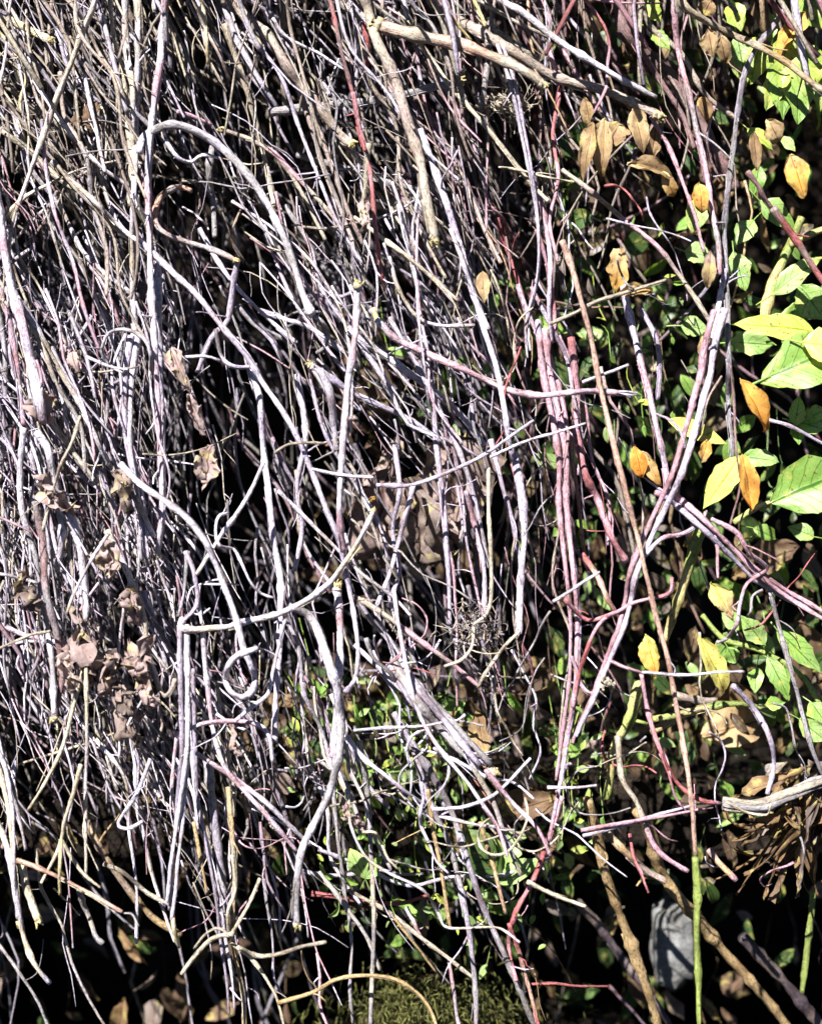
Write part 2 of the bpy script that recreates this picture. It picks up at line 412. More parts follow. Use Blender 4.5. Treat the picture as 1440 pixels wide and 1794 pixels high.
# ---------------------------------------------------------------- traced vines: points in photo pixels, depth in cm (start, end)
SEED = 100
def V(pts, r, kind, d, label, **kw):
    global SEED; SEED += 1
    pp = [tuple(float(a) for a in q.split(',')) for q in pts.split()]
    return vine(pp, r, kind, d, label, seed=SEED, **kw)
TW = dict(name='dry_twig', cat='twig')
TD = dict(name='tendril', cat='tendril')
exec_list = [
 # upper left
 ('172,-90 165,0 150,45 120,120 90,200 60,280 35,350 20,400 12,450', 6.5, 'wc', (-5,-3), 'long straight pale stem slanting down-left across the upper left corner', {}),
 ('-60,-20 -20,15 40,45 88,70', 8.5, 'cy', (-2,-1), 'short thick cream stick poking in from the top left edge', dict(cut='e')),
 ('95,-40 85,65 92,120 86,165 100,200', 5, 'b', 2, 'knotted brown stem hanging below the cream stick at top left', {}),
 ('-20,40 5,65 45,130 36,185 55,240', 4.5, 'cy', 0, 'yellowish stem kinked at an elbow near the top left edge', {}),
 ('-30,100 0,150 30,200 45,260 62,320', 4.5, 'c', 1, 'cream stem passing just below the kinked yellowish stem', {}),
 ('-40,180 0,225 60,270 110,315 160,350 200,395 240,425', 6.5, 'ce', -1, 'tan vine running diagonally under the long straight pale stem', {}),
 ('60,140 110,215 170,285 228,330', 5, 'wc', -2, 'pale thin stem ending against the vertical stem bundle at upper left', {}),
 ('190,-60 200,60 216,130 222,210 230,300 236,400', 5.5, 'ce', -2, 'leftmost tan stem of the upright bundle at upper left', {}),
 ('218,-60 222,80 233,160 232,250 228,360', 6.5, 'cw', -3, 'middle cream stem of the upright bundle at upper left', {}),
 ('243,-60 242,100 238,230 236,340 232,480 238,620 225,700', 7, 'we', -3, 'rightmost long pale stem of the upright bundle at upper left', {}),
 ('300,-60 290,0 283,60 280,110 270,180 261,260 259,330 263,420 266,520 272,600 277,700 281,800 284,900 278,972', 7.5, 'wp', (-4,-3), 'longest upright lavender stem, hanging from the top to mid height at left', dict(cut='e')),
 ('274,440 279,520 281,640 284,760 287,880', 7, 'wl', -2, 'grey stem clinging to the right side of the longest upright lavender stem', {}),
 ('245,268 250,246 272,228 303,219 342,229 385,255 430,300 465,350 490,402 515,460 531,512 546,552', 9, 'wg', (-4,-6), 'thick smooth pale vine arching like a hook in the upper left', dict(spurs=0)),
 ('336,331 318,326 300,330 280,346 271,376 275,396 292,410 332,425 380,440 414,453', 6.5, 'go', (-1,-4), 'vine bent into a C with a reddish cut tip under the hooked vine', dict(cut='e', spurs=0)),
 ('374,255 366,300 372,350 375,415', 6.5, 'g', 0, 'short grey strip hanging inside the arch of the hooked vine', {}),
 ('290,245 310,275 335,283 355,270 385,275', 4, 'w', -3, 'small knobbly white twig under the top of the hooked vine', TW),
 ('310,196 340,205 370,217', 4.5, 'p', -1, 'short pink twig just above the arch of the hooked vine', TW),
 ('386,226 430,240 480,268 520,310 560,352 590,390', 5, 'pe', -2, 'pinkish vine descending right of the arch from the hooked vine', dict(cut='s')),
 ('240,420 290,464 340,512 385,568 430,620 460,668 490,712 520,762 545,822 570,890 595,950 612,1030 624,1100 628,1152 622,1192 606,1212', 6.5, 'wl', (-4,-6), 'longest pale vine running diagonally from upper left down to the centre', {}),
 ('90,280 130,318 170,358 205,392 240,422', 6, 'ew', (-2,-4), 'grey tan upper continuation above the longest diagonal vine', {}),
 ('212,812 250,852 290,880 330,910 360,950 375,985 395,1035 415,1090 430,1138 443,1165 449,1190 441,1213 422,1223 402,1212 394,1190 400,1165 415,1149 432,1142 450,1135', 6.6, 'w', (-8,-11), 'pale vine hanging down and ending in a teardrop loop', dict(spurs=0, taper=.95)),
 ('320,1085 318,1100 345,1105 400,1101 432,1090 480,1080 522,1060 560,1035 585,1012 602,988 622,958 642,920 654,895', 7, 'wc', (-6,-5), 'pale vine sweeping up to the right to a yellow frayed tip', dict(cut='e', spurs=0)),
 ('506,1062 540,1076 560,1110 577,1160 592,1212 597,1262 592,1320 575,1390 550,1440 528,1490 519,1560 519,1622', 8.8, 'wg', (-6,-8), 'thickest pale vine curving down to a yellow cut tip at bottom centre', dict(cut='e', spurs=0)),
 ('592,1030 597,1100 592,1190 590,1250 583,1330', 8, 'wp', -3, 'stout pink stem with a brown broken top left of the diagonal vine', dict(cut='s')),
 ('627,500 622,560 616,625 609,690 602,760 597,830 593,890 600,968', 7.5, 'wp', (-7,-6), 'straight pink-streaked stem crossing in front of the centre', dict(cut='s', spurs=0)),
 ('560,-60 578,0 592,60 612,145 628,215 638,262', 5, 'mr', (-1,-3), 'dark red upper stem passing over the grey stick near top centre', {}),
 ('618,160 628,210 640,265 652,340 660,420 668,480 672,497', 5.5, 'rp', (-4,-3), 'bright red stem with a yellow cut tip above the centre', dict(cut='e')),
 ('640,38 643,85 641,130', 6, 'r', 1, 'short bright red stem under the thick tan branches at top centre', {}),
 ('625,-60 645,20 660,70 685,122 705,190 722,242 738,292 748,342 757,390 764,420', 12, 'be', (-3,-7), 'thick brown cut vine hanging in front of the upper centre', dict(cut='e')),
 ('735,225 755,280 776,340 796,400 815,460 832,520 850,585 868,645 883,720 893,785', 7.5, 'lw', (-3,-5), 'long lavender vine with a frayed lower end right of the thick brown vine', dict(cut='f')),
 ('790,400 815,470 838,530 855,575', 5, 'w', -5, 'pale stem pressed along the long lavender vine above its middle', {}),
 ('340,-80 400,-20 430,30 470,60 502,112 532,152 562,192 590,230 612,252', 11, 'eb', (0,-3), 'thick knobbly brown branch slanting to a yellow cut end, upper centre', dict(cut='e')),
 ('470,196 560,186 640,179 700,167 760,151 808,143', 9, 'g', (2,-1), 'straight grey stick lying almost level across the upper centre', dict(cut='e', spurs=1)),
 ('520,270 560,283 620,300 680,318 732,332', 8, 'g', 6, 'dim grey stick lying behind, below the level grey stick', {}),
 ('560,-60 600,0 640,30 690,48 740,60 800,75 850,82', 9, 'be', (1,1), 'greyish branch under the upper edge, behind the tan beams', {}),
 ('664,40 700,52 750,66 810,82 870,100 920,122 952,145', 12, 'eo', (-4,-6), 'thick tan branch with yellow cut ends across the top', dict(cut='se')),
 ('680,-80 760,0 800,30 850,62 905,96 962,130 1040,152 1100,175 1155,202', 12, 'be', (-1,-3), 'longest thick brown branch across the top, cut beside the leaves', dict(cut='e')),
 ('830,-60 880,0 912,18 952,50 1002,86 1052,118 1112,150 1150,172', 8, 'wg', (-3,-4), 'smooth whitish branch lying along the longest thick brown branch', dict(spurs=0)),
 ('700,-40 712,15 720,40', 7, 'g', -2, 'short grey stub with a yellow cut face at the top edge', dict(cut='e')),
 ('700,20 740,80 790,150 840,210 890,270 930,320 960,350', 5.5, 'ec', (-1,-3), 'long tan stem passing under the end of the level grey stick', {}),
 ('820,-30 835,10 850,45', 4, 'y', -6, 'thin yellow split twig poking down from the top edge', TW),
 ('790,30 815,60 826,72', 4, 'y', -5, 'short yellow torn twig resting on the tan beams', TW),
 ('350,-20 357,20 362,60 365,110', 4.5, 'cy', -2, 'pale yellowish torn stem hanging from the top edge', {}),
 ('395,40 412,100 430,150 450,220 466,290 480,360', 6, 'ce', -1, 'straight cream stem left of the knobbly brown branch', {}),
 ('480,30 500,60 560,95 600,120', 3.5, 'w', -2, 'thin white twig crossing the knobbly brown branch', TW),
 ('505,60 520,140 545,220 566,290 590,350 620,430 640,480', 6, 'gb', (2,0), 'grey brown stem behind the knobbly brown branch', {}),
 ('540,160 560,230 585,300 615,380 650,450', 6, 'b', (2,-1), 'brown stem hanging from the knobbly brown branch to the red stem', {}),
 ('645,250 640,330 632,385', 6, 'e', -3, 'flattened peeling strip hanging beside the bright red stem', {}),
 ('620,380 660,410 700,440 750,480 803,525', 5, 'ec', (-2,-3), 'tan stem slanting right below the bright red stem', {}),
 ('680,450 700,510 732,555 772,570 832,568', 5, 'we', -3, 'pale vine bending to level just above the centre', {}),
 ('660,560 692,592 742,616 802,642 852,667 892,684 942,693 1002,688 1045,687 1085,690', 7, 'wp', (-4,-7), 'pale vine curving to a level frayed end pointing right', dict(cut='f', spurs=0)),
 ('610,580 680,626 730,660 765,690 800,722 850,780', 8, 'lw', (-1,2), 'thick lavender stem slanting down behind the pink-streaked stem', {}),
 ('545,640 570,655 620,690 700,725 772,776', 7.5, 'lw', (-3,1), 'lavender stem slanting below and parallel to the thick lavender stem', dict(cut='s')),
 ('455,545 500,558 545,575 610,622', 6, 'lw', 0, 'short pale stem joining the thick lavender stem from the left', {}),
 ('655,540 662,560 668,575', 6, 'y', -4, 'yellow bare wood splinter stem just above the centre', dict(name='dry_twig', cat='twig')),
 ('875,70 900,150 915,220 930,290 940,370 945,430 942,490 925,570 930,640', 6.5, 'lw', -3, 'lavender twisted vine hanging right of the upper centre', dict(strands=2)),
 ('930,300 955,380 965,450 962,540 968,600', 6, 'lp', -2, 'second strand of vine beside the lavender twisted vine', {}),
 ('945,560 955,650 970,720 985,800 986,870 993,940 1000,1010 1006,1080 1005,1150 1000,1220 990,1300 974,1400 960,1480', 11, 'ppl', (-3,-5), 'thick pink vine cord hanging long right of centre', dict(strands=3)),
 ('1000,590 1010,680 1012,760 1026,830 1050,880 1072,940 1098,985', 8, 'pr', (-1,-2), 'reddish pink vine peeling away right of the thick pink cord', {}),
 ('1005,700 1003,780 1010,850 1018,920 1030,1000', 4.5, 'ro', 1, 'thin bright red vine between the pink vines right of centre', {}),
 ('985,420 1000,460 1020,530 1040,612 1055,690 1075,780 1095,860 1115,930 1131,1000 1150,1080 1170,1160 1186,1240 1201,1320 1211,1410 1218,1500', 6, 'o', (-7,-9), 'longest straight orange-tan stem hanging in front at right', dict(spurs=0)),
 ('1262,520 1250,570 1240,620 1234,660 1222,702 1206,760 1186,830 1160,892 1130,960 1110,1010 1100,1052 1085,1102 1062,1162 1040,1225 1015,1285 998,1340 980,1400', 12.5, 'lp', (-5,-6), 'thick pink-lavender vine sweeping down-left at right of centre', dict(strands=2)),
 ('1158,862 1190,882 1230,915 1280,962 1322,1005 1372,1040 1440,1078 1500,1110', 11.5, 'plp', (-5,-4), 'thick pink vine running down-right to the right edge', dict(strands=3)),
 ('1130,975 1160,945 1195,935 1225,915 1240,895', 5, 'pl', -5, 'thin pink vine curling off the meeting of the thick pink vines', {}),
 ('1085,470 1105,560 1120,622 1136,682 1152,760 1165,820 1172,880', 8, 'lp', (0,-3), 'lavender stem joining the meeting point of the pink vines from above', {}),
 ('1120,540 1150,595 1157,650 1152,700', 6, 'l', 0, 'short lavender side stem with curled dead leaf above the pink vines', {}),
 ('1178,-60 1182,20 1187,90 1204,155 1220,220 1235,290 1246,360 1256,430 1262,480', 7, 'gp', (-2,-3), 'upright grey brown stem in front of the upper right leaves', {}),
 ('1375,15 1345,60 1325,85 1305,132 1292,200 1285,262 1276,330 1270,400 1272,470 1275,560 1278,640 1275,700 1284,780 1278,830', 6.5, 'lg', (-1,-4), 'long lavender grey stem hanging before the green leaves at right', {}),
 ('1270,470 1258,540 1245,600 1238,640', 6.5, 'lw', -3, 'bright stem crossing into the top of the sweeping pink vine', {}),
 ('1175,-40 1200,10 1242,38 1290,63 1330,84 1382,115 1440,155 1500,190', 8, 'te', (-2,-4), 'tan branch crossing the upper right corner over green leaves', {}),
 ('1080,-20 1090,50 1130,92 1180,142 1222,202 1255,265 1290,330', 13, 'dm', 3, 'thick dark shaded branch hanging behind the upper right stems', {}),  # shade over this branch is put into its dark colour
 ('1100,-20 1115,60 1150,130 1195,200 1215,260', 6, 'm', 1, 'dark pinkish stem crossing the thick dark shaded branch', {}),
 ('985,298 1030,332 1090,380 1150,430 1190,482 1230,545 1262,590', 5, 'ep', (-2,-3), 'thin brown stem slanting down-right over dry leaves at upper right', {}),
 ('1140,205 1165,245 1185,290 1212,365 1235,440', 4.5, 'p', -2, 'thin pink stem below the cut of the longest thick brown branch', {}),
 ('1355,365 1400,430 1440,492 1490,560', 7.5, 'rb', -5, 'reddish stem crossing the lime leaves at the right edge', {}),
 ('1310,300 1335,340 1358,370', 6, 'm', -3, 'dark stem leading into the reddish stem at the right', {}),
 ('965,568 1010,548 1050,526 1110,508 1165,490', 4.5, 'e', (-5,-6), 'knobbly pale twig poking right above the pink vines', TW),
 ('1020,672 1060,655 1102,640', 4, 'w', -6, 'short white twig just above the level frayed end', TW),
 ('860,800 900,782 945,765 1025,742', 3.5, 'w', -6, 'thin pale twig crossing the thick pink cord at mid height', TW),
 ('660,850 720,850 790,825 850,795 900,760 935,735', 4, 'lw', -6, 'lavender twig rising right across the frayed lavender vine', TW),
 ('545,822 590,830 655,836', 3.5, 'w', -7, 'small white twig joining the diagonal vine at a node', TW),
 ('480,792 500,782 530,777 568,776', 3.5, 'e', -6, 'short curved tan twig left of the pink-streaked stem', TW),
 ('486,860 530,902 590,960 640,1010 690,1048 720,1080', 4, 'we', -5, 'thin straight stem crossing behind the sweep to the yellow tip', {}),
 ('612,1040 655,1065 700,1095 760,1140 800,1170 840,1205', 6, 'pe', (-3,-6), 'pink stem slanting down-right below the centre', {}),
 ('838,1205 850,1180 870,1150 890,1125 910,1105', 4.5, 'ce', -6, 'short cream twig forking up from the pink slanting stem', TW),
 ('690,1035 697,1090 708,1150 716,1190 731,1242 755,1290 800,1350 838,1400 872,1445 890,1500', 4.5, 'wp', (-6,-7), 'thin pale vine winding down past the bundled stem below centre', {}),
 ('690,1165 730,1215 775,1265 812,1310 858,1355', 17, 'lg', (-3,-6), 'bundle of old peeling grey strands slanting below the centre', dict(strands=6, cut='e', name='vine_bundle')),
 ('620,1130 670,1175 730,1235 790,1300 850,1362', 5, 'lw', (-3,-5), 'pale stem running along the upper edge of the grey bundle', {}),
 ('640,1120 655,1155 685,1180 692,1195', 5, 'g', -5, 'short grey hook lying against the top of the grey bundle', TW),
 ('815,1320 860,1400 882,1460 912,1534', 5.5, 'we', -6, 'straight pale stem dropping from the grey bundle to a budded tip', {}),
 ('850,1350 900,1410 940,1450 965,1500', 5.5, 'wp', -6, 'pale stem leaving the lower end of the grey bundle to the right', {}),
 ('620,1278 680,1276 740,1273 775,1268', 3.5, 'w', -6, 'thin level white twig left of the grey bundle', TW),
 ('748,1278 722,1290 714,1315 716,1340', 3, 'w', -6, 'small white curl below the thin level twig', TD),
 ('745,1280 748,1310 722,1335 702,1355 700,1380 716,1402 735,1412', 3, 'g', -5, 'S-shaped tendril below the grey bundle', TD),
 ('920,1400 924,1430 912,1465 892,1492 868,1500 846,1490 839,1468 845,1446 860,1432', 3, 'c', -7, 'thin tendril forming an open loop at lower right of centre', TD),
 ('760,1310 782,1335 784,1365 764,1400', 3, 'w', -6, 'small pale tendril curving beside the leaning lavender stems', TD),
 ('740,1370 742,1400 735,1425 738,1450 752,1480 765,1510 785,1530', 4, 'wl', -6, 'wavy tendril twining down the leaning lavender stems', TD),
 ('593,1350 612,1402 616,1447 640,1500 680,1530 740,1560 768,1600 785,1625 850,1625 880,1629 912,1653', 3.5, 'wc', (-6,-7), 'long thin wavering vine stepping right at bottom centre', {}),
 ('635,1460 655,1460 668,1480 680,1505 700,1526', 3, 'c', -7, 'short tendril beside the tall thin bare stem at bottom centre', TD),
 ('630,1300 645,1400 650,1500 655,1600 652,1700 648,1800', 5.5, 'eg', (-2,-3), 'tall thin bare stem standing upright at bottom centre', {}),
 ('582,1340 590,1450 605,1560 616,1650 612,1740 622,1830', 4.5, 'g', (0,-1), 'dim grey stem left of the tall thin bare stem', {}),
 ('690,1250 725,1315 750,1400 790,1490 815,1600 830,1700 835,1830', 7, 'lg', (-1,-2), 'left leaning lavender stem of the pair reaching the bottom edge', {}),
 ('700,1270 745,1340 790,1420 822,1520 850,1600 890,1690 935,1800', 7, 'lg', (-2,-3), 'right leaning lavender stem of the pair reaching the bottom edge', {}),
 ('748,1385 765,1480 780,1560 790,1630', 4.5, 't', -2, 'orange tan stem between the leaning lavender stems', {}),
 ('840,1440 860,1500 875,1560 885,1600', 5, 'to', -3, 'tan brown stem right of the leaning lavender stems', {}),
 ('490,1760 545,1742 590,1717 640,1709 692,1716 738,1744 760,1780 772,1830', 4.5, 't', (-5,-6), 'tan vine arching low along the bottom edge', {}),
 ('415,1660 450,1674 490,1672 530,1660 572,1652', 5, 'ce', -7, 'pale twig curving right to a blunt tip near the bottom', TW),
 ('405,1655 440,1680 470,1720 490,1760 500,1820', 4, 'c', -5, 'thin cream vine dropping from the knot at lower left of centre', {}),
 ('410,1638 375,1645 350,1665 330,1690 318,1706', 5, 'ce', -8, 'curved pale twig reaching down-left from the lower knot', TW),
 ('408,1645 385,1628 358,1640 340,1662', 4, 'e', -7, 'second curved twig reaching left from the lower knot', TW),
 ('408,1500 412,1560 400,1600 405,1640 418,1620 440,1580 455,1540', 4, 'c', -6, 'pale tendril looping round the lower knot of stems', TD),
 ('318,1080 322,1150 325,1250 324,1330 315,1420 305,1500 300,1560 292,1620', 10, 'wl', (-6,-7), 'thick white vine cord ending in a point at lower left', dict(strands=3)),
 ('333,1150 335,1250 345,1400 360,1480 376,1560 388,1640 402,1720 408,1830', 8, 'lw', (-4,-5), 'thick lavender cord right of the pointed white cord', dict(strands=2)),
 ('365,1330 372,1400 380,1470 388,1540 392,1600', 9, 'lg', -3, 'stout shaded lavender stem at lower left of centre', {}),
 ('400,1380 406,1460 412,1540 408,1640 425,1740 430,1830', 5.5, 'te', -3, 'brownish stem rising through the lower knot', {}),
 ('355,1105 365,1200 371,1270 392,1342 428,1388 470,1432 520,1492', 6, 'pw', (-5,-6), 'pink stem curving down-right at lower left of centre', {}),
 ('342,1320 380,1345 430,1380 470,1410 545,1482', 5.5, 'pw', -5, 'pink stem crossing the curved pink stem near the bottom', {}),
 ('322,1282 360,1267 412,1262 450,1269 470,1290 476,1335', 5, 'wp', -6, 'level pale pink vine bending down at its right end', {}),
 ('412,1264 440,1240 470,1215 478,1180 486,1140 500,1085', 4.5, 'w', -6, 'thin pale vine curving up from the level pink vine', {}),
 ('378,1250 410,1270 440,1285 454,1330', 3.5, 'w', -4, 'thin twig hanging below the level pink vine', TW),
 ('500,1085 522,1130 530,1180 536,1220 560,1270 575,1320 590,1370', 4.5, 'lg', -4, 'thin grey vine hanging left of the thickest pale vine', {}),
 # left flank
 ('-40,250 -10,340 5,420 20,500 38,570 55,640 70,700 78,740', 12, 'pw', (-4,-6), 'thickest pinkish stem hanging down the left edge', {}),
 ('-10,470 12,540 25,610 35,680 42,745', 7, 'lp', -3, 'lavender stem alongside the thickest pinkish stem at the left edge', {}),
 ('30,520 60,565 100,640 145,712 170,772 198,825 235,872 270,940', 6, 'we', (-3,-4), 'pale vine slanting through the left side of the tangle', {}),
 ('65,760 85,790 95,850 108,930 100,1000', 8, 'wg', -3, 'pale forked stem under the broken pink stem at left', {}),
 ('42,750 36,830 40,900 60,980 75,1060 90,1150 95,1250', 7, 'wg', (-4,-5), 'pale knotted vine hanging far down the left side', {}),
 ('140,730 125,775 108,812 92,862 74,930', 3.5, 'e', -7, 'thin straight twig slanting down-left across the left pale vines', TW),
 ('265,648 263,620 250,592 228,577 203,577 184,592 179,618 192,640 215,652', 4.5, 'wg', -5, 'vine curled round into an open ring at left', dict(name='tendril', cat='tendril')),
 ('152,625 190,640 222,648', 3.5, 'w', -6, 'short white twig touching the open ring of vine', TW),
 ('236,580 226,660 226,750 240,830 248,900 252,960 262,1032', 10, 'wl', (-3,-4), 'thick white cord of vines beside the longest upright lavender stem', dict(strands=3)),
 ('60,880 75,960 82,1040 100,1110 108,1180 96,1260', 8, 'gm', -5, 'dark grey bare stem with a cut foot at lower left', dict(cut='e')),
 ('120,880 140,960 150,1040 148,1090', 8, 'w', -3, 'bright white stem above the crumpled leaves at left', {}),
 ('190,930 225,1010 250,1080 262,1150 285,1215 300,1212 308,1190', 7, 'we', (-4,-5), 'pale vine ending in a small hook at lower left', {}),
 ('-20,1000 10,1006 35,1015 65,1022', 4, 'we', -6, 'short pale twig entering from the left edge at mid height', TW),
 ('-20,1145 30,1125 60,1112 88,1106', 3.5, 'e', -6, 'thin twig entering from the left edge above the lower stems', TW),
 ('190,935 165,975 145,1010 128,1045 118,1075', 3.5, 'we', -8, 'thin forked twig over the crumpled brown leaves at left', TW),
 ('148,1165 120,1270 105,1320 80,1370 50,1420', 4.5, 'c', -7, 'cream budded twig slanting down-left at the lower left', TW),
 ('150,1150 152,1300 150,1400 150,1535', 4.5, 'cw', -7, 'straight cream twig hanging upright at the lower left', TW),
 ('142,1340 118,1420 105,1475 72,1548', 4.5, 'c', -8, 'forked cream twig with a round bud, lower left', TW),
 ('105,1470 104,1520 105,1570', 4, 'cy', -8, 'short twig with a round bud hanging below the fork', TW),
 ('108,1470 130,1510 150,1535 175,1555', 4, 'c', -8, 'right-hand prong of the forked cream twig', TW),
 ('30,1508 90,1532 150,1562 215,1598', 5, 'oc', (-8,-9), 'straight pale twig slanting right just over the dark lower left corner', TW),
 ('215,1598 232,1602 244,1622', 2.5, 'g', -8, 'fine tendril trailing from the slanting pale twig', TD),
 ('-30,1290 0,1335 16,1402 24,1482 27,1562 36,1620', 9, 'wc', (-6,-7), 'stout white vine at the lower left edge', dict(strands=2, cut='e')),
 ('-30,1400 5,1460 22,1520 30,1580 42,1640 62,1690 88,1722', 7, 'cw', (-6,-7), 'cream vine curving down into the dark lower left corner', {}),
 ('0,1320 20,1380 35,1440 46,1490', 4.5, 'wg', -5, 'thin grey stem above the dark lower left corner', {}),
 ('36,1512 50,1570 68,1612', 9, 'cy', -6, 'short stout yellowish stub hanging at the lower left', dict(cut='e')),
 ('138,1560 152,1600 165,1640 182,1655', 6, 'eg', -6, 'lumpy pale stub hanging over the dark lower left corner', {}),
 ('-20,1630 30,1700 60,1745 92,1810', 4, 'g', -3, 'thin grey stem at the bottom left corner', {}),
 ('180,1515 215,1530 255,1560 295,1585', 5, 'e', -4, 'dim twig left of the pointed white cord', TW),
 ('262,1205 215,1290 210,1310 208,1330', 3.5, 'w', -6, 'thin white twig in the lower left thatch', TW),
 ('262,1330 240,1390 208,1442 225,1452 250,1440', 4, 'w', -7, 'thin white twig bent back in a V at lower left', TW),
 ('300,1590 305,1625 314,1660', 4.5, 'cy', -7, 'small yellowish twig below the point of the white cord', TW),
 # centre tendrils
 ('400,900 383,905 378,928 384,955 408,964 422,985 440,1020 460,1040 480,1047', 3.5, 'w', -7, 'wriggling white tendril above the teardrop loop', TD),
 ('463,812 440,860 415,900 385,940 346,1006', 5, 'we', -6, 'straight pale twig slanting down-left above the teardrop loop', {}),
 ('325,965 338,1000 345,1040 342,1065 325,1085 318,1098', 5, 'wl', -6, 'pale stem bending into the start of the rising sweep', {}),
 ('348,1025 350,1060 356,1092', 4, 'w', -6, 'short white stem right of the bent pale stem', TW),
 ('357,1023 420,1023', 2.5, 'w', -2, 'tiny level white twig in the black gap above the teardrop loop', TW),
 ('415,455 408,500 398,560 372,590 345,652', 6, 'l', -4, 'lavender stub slanting down-left below the reddish cut tip', {}),
 ('325,625 360,624 385,630', 3.5, 'w', -5, 'short white twig beside the lavender slanting stub', TW),
 ('378,575 385,620 405,640 430,643 450,638', 5, 'lg', -5, 'grey hooked stub under the longest diagonal vine', {}),
 ('440,640 455,700 460,780 470,860 478,940 492,1020 490,1100 485,1200 482,1300', 7, 'wl', (-1,-3), 'long white stem hanging below the grey hooked stub', {}),
 ('520,655 535,760 520,850 528,930 515,1000', 6.5, 'lw', 0, 'bluish lavender stem left of the pink-streaked stem', {}),
 ('570,420 520,320 470,260', 4, 'e', 1, 'thin tan stem right of the hooked vine shoulder', {}),
 ('350,400 390,470 430,520 470,560 520,600', 5, 'wl', -1, 'pale stem right of the C-shaped bent vine', {}),
 ('560,650 578,690 585,740 588,790', 8, 'gl', -4, 'weathered grey curled stem beside the pink-streaked stem', {}),
 ('535,545 560,560 575,580 570,605 555,620', 5, 'g', -3, 'small grey hook near the centre', TW),
 ('690,780 700,860 690,930 700,1000 690,1040', 5, 'l', -2, 'lavender stem crossing in front of the big curled leaf', {}),
 ('725,850 712,900 698,950 680,1010 660,1060', 5.5, 'lw', -4, 'lavender stem slanting down-left over the big curled leaf', {}),
 ('760,700 768,800 780,900 786,1000 790,1095', 5.5, 'l', -1, 'upright lavender stem right of the big curled leaf', {}),
 ('815,860 835,930 850,1010 848,1085', 6, 'lp', -2, 'paired lavender stem hanging right of the big curled leaf', {}),
 ('860,770 880,850 900,920 915,1000', 5.5, 'l', -1, 'lavender stem below the frayed lavender vine', {}),
 ('900,790 915,870 919,940 913,1010 911,1110', 8, 'lw', -4, 'stout lavender stem ending above the pale root knot', {}),
 ('855,820 858,930 862,1040 850,1080 832,1092 828,1130 810,1155 780,1168', 4.5, 'ce', -5, 'cream vine stepping left above the pink slanting stem', {}),
 ('905,500 930,560 960,620 985,700', 6, 'lp', 0, 'pink-lavender stem beside the lavender twisted vine', {}),
 ('870,380 885,430 905,480 920,540', 5, 'r', 3, 'deep red stem in shade right of upper centre', {}),
 ('940,400 960,460 968,530 975,600', 5.5, 'rp', 0, 'short red stem above the thick pink cord', {}),
 ('1020,970 1045,1010 1065,1050 1090,1090', 6, 'ro', -2, 'bright red slanting vine between the pink vines', {}),
 ('990,1050 1030,1085 1080,1070 1110,1055 1170,1040 1178,1010', 4.5, 'rp', -6, 'thin red vine looping across the sweeping pink vine', {}),
 ('1005,1240 1015,1180 1040,1110 1065,1080 1090,1070', 4.5, 'pr', -5, 'thin red tendril rising toward the sweeping pink vine', TD),
 ('1000,1150 1015,1190 1035,1215 1052,1208', 4.5, 'pl', -5, 'pink tendril linking the thick cord and the sweeping pink vine', TD),
 ('970,1055 1000,1035 1050,1003', 3.5, 'w', -7, 'small pale twig crossing the thick pink cord', TW),
 ('1125,1178 1200,1182 1260,1178 1302,1177', 3.5, 'w', -10, 'straight white twig lying level across the yellow leaves', TW),
 ('1070,1160 1100,1172 1128,1180', 4, 'p', -8, 'pink twig leading to the level white twig', TW),
 ('1125,1180 1136,1250 1156,1312 1186,1372 1226,1402 1262,1408', 5, 'rp', (-5,-6), 'thin red vine curving down to the level branch at lower right', {}),
 ('1148,1300 1165,1330 1175,1365 1185,1400 1200,1420', 3.5, 'p', -5, 'fine pink tendril left of the thin red vine', TD),
 ('1020,1458 1082,1446 1152,1431 1222,1416 1264,1410', 7, 'pl', (-5,-6), 'pink branch lying level toward the lower right', dict(strands=2)),
 ('1268,1408 1332,1412 1382,1392 1440,1368 1500,1350', 11, 'eg', (-5,-4), 'frayed pale bundle of strands at the lower right edge', dict(strands=5, name='vine_bundle')),
 ('1270,1405 1310,1425 1345,1430 1352,1410', 3, 'c', -6, 'fine curl hanging off the frayed pale bundle', TD),
 ('1082,1290 1090,1362 1112,1402 1127,1442 1152,1492 1205,1528', 6, 'pe', (-4,-5), 'pink stem hanging to the level pink branch', {}),
 ('1240,1490 1262,1515 1290,1545', 8, 'pt', -3, 'short pink stub below the level branch at lower right', {}),
 ('1245,912 1290,935 1312,970 1340,996 1310,1022 1296,1060 1291,1092 1272,1118 1255,1125', 4.5, 'pl', -6, 'thin vine looping around the thick pink vine at right', {}),
 ('1335,1035 1318,1045 1316,1070 1310,1082', 3, 'g', -5, 'tiny grey curl under the thick pink vine at right', TD),
 ('1348,1035 1365,1100 1386,1172 1402,1232 1422,1310 1445,1370', 5, 'g', -3, 'grey knotted stem hanging at the right edge', {}),
 ('1282,1200 1320,1240 1348,1292 1358,1340 1344,1390', 7, 'l', (-4,-5), 'lavender vine curving over the brown debris at lower right', {}),
 ('1340,735 1382,748 1440,778 1480,800', 4.5, 'l', -3, 'thin lavender twig behind the orange leaf at the right edge', TW),
 ('1200,790 1225,760 1240,700 1265,660', 3, 'b', -5, 'thin dark curling tendril across the yellow leaf at right', TD),
 ('1280,640 1285,700 1290,780 1296,850 1280,920', 3, 'm', -6, 'fine dark red tendril by the orange leaves', TD),
 ('960,1382 1045,1377', 3.5, 'w', -8, 'short level white twig above the lower right branch', TW),
 ('925,1545 970,1568 1026,1592', 5, 'c', -8, 'straight pale twig pointing down-right near the bottom', TW),
 ('925,1725 990,1726 1066,1729', 3, 'r', -2, 'thin dark red twig lying level near the bottom', TW),
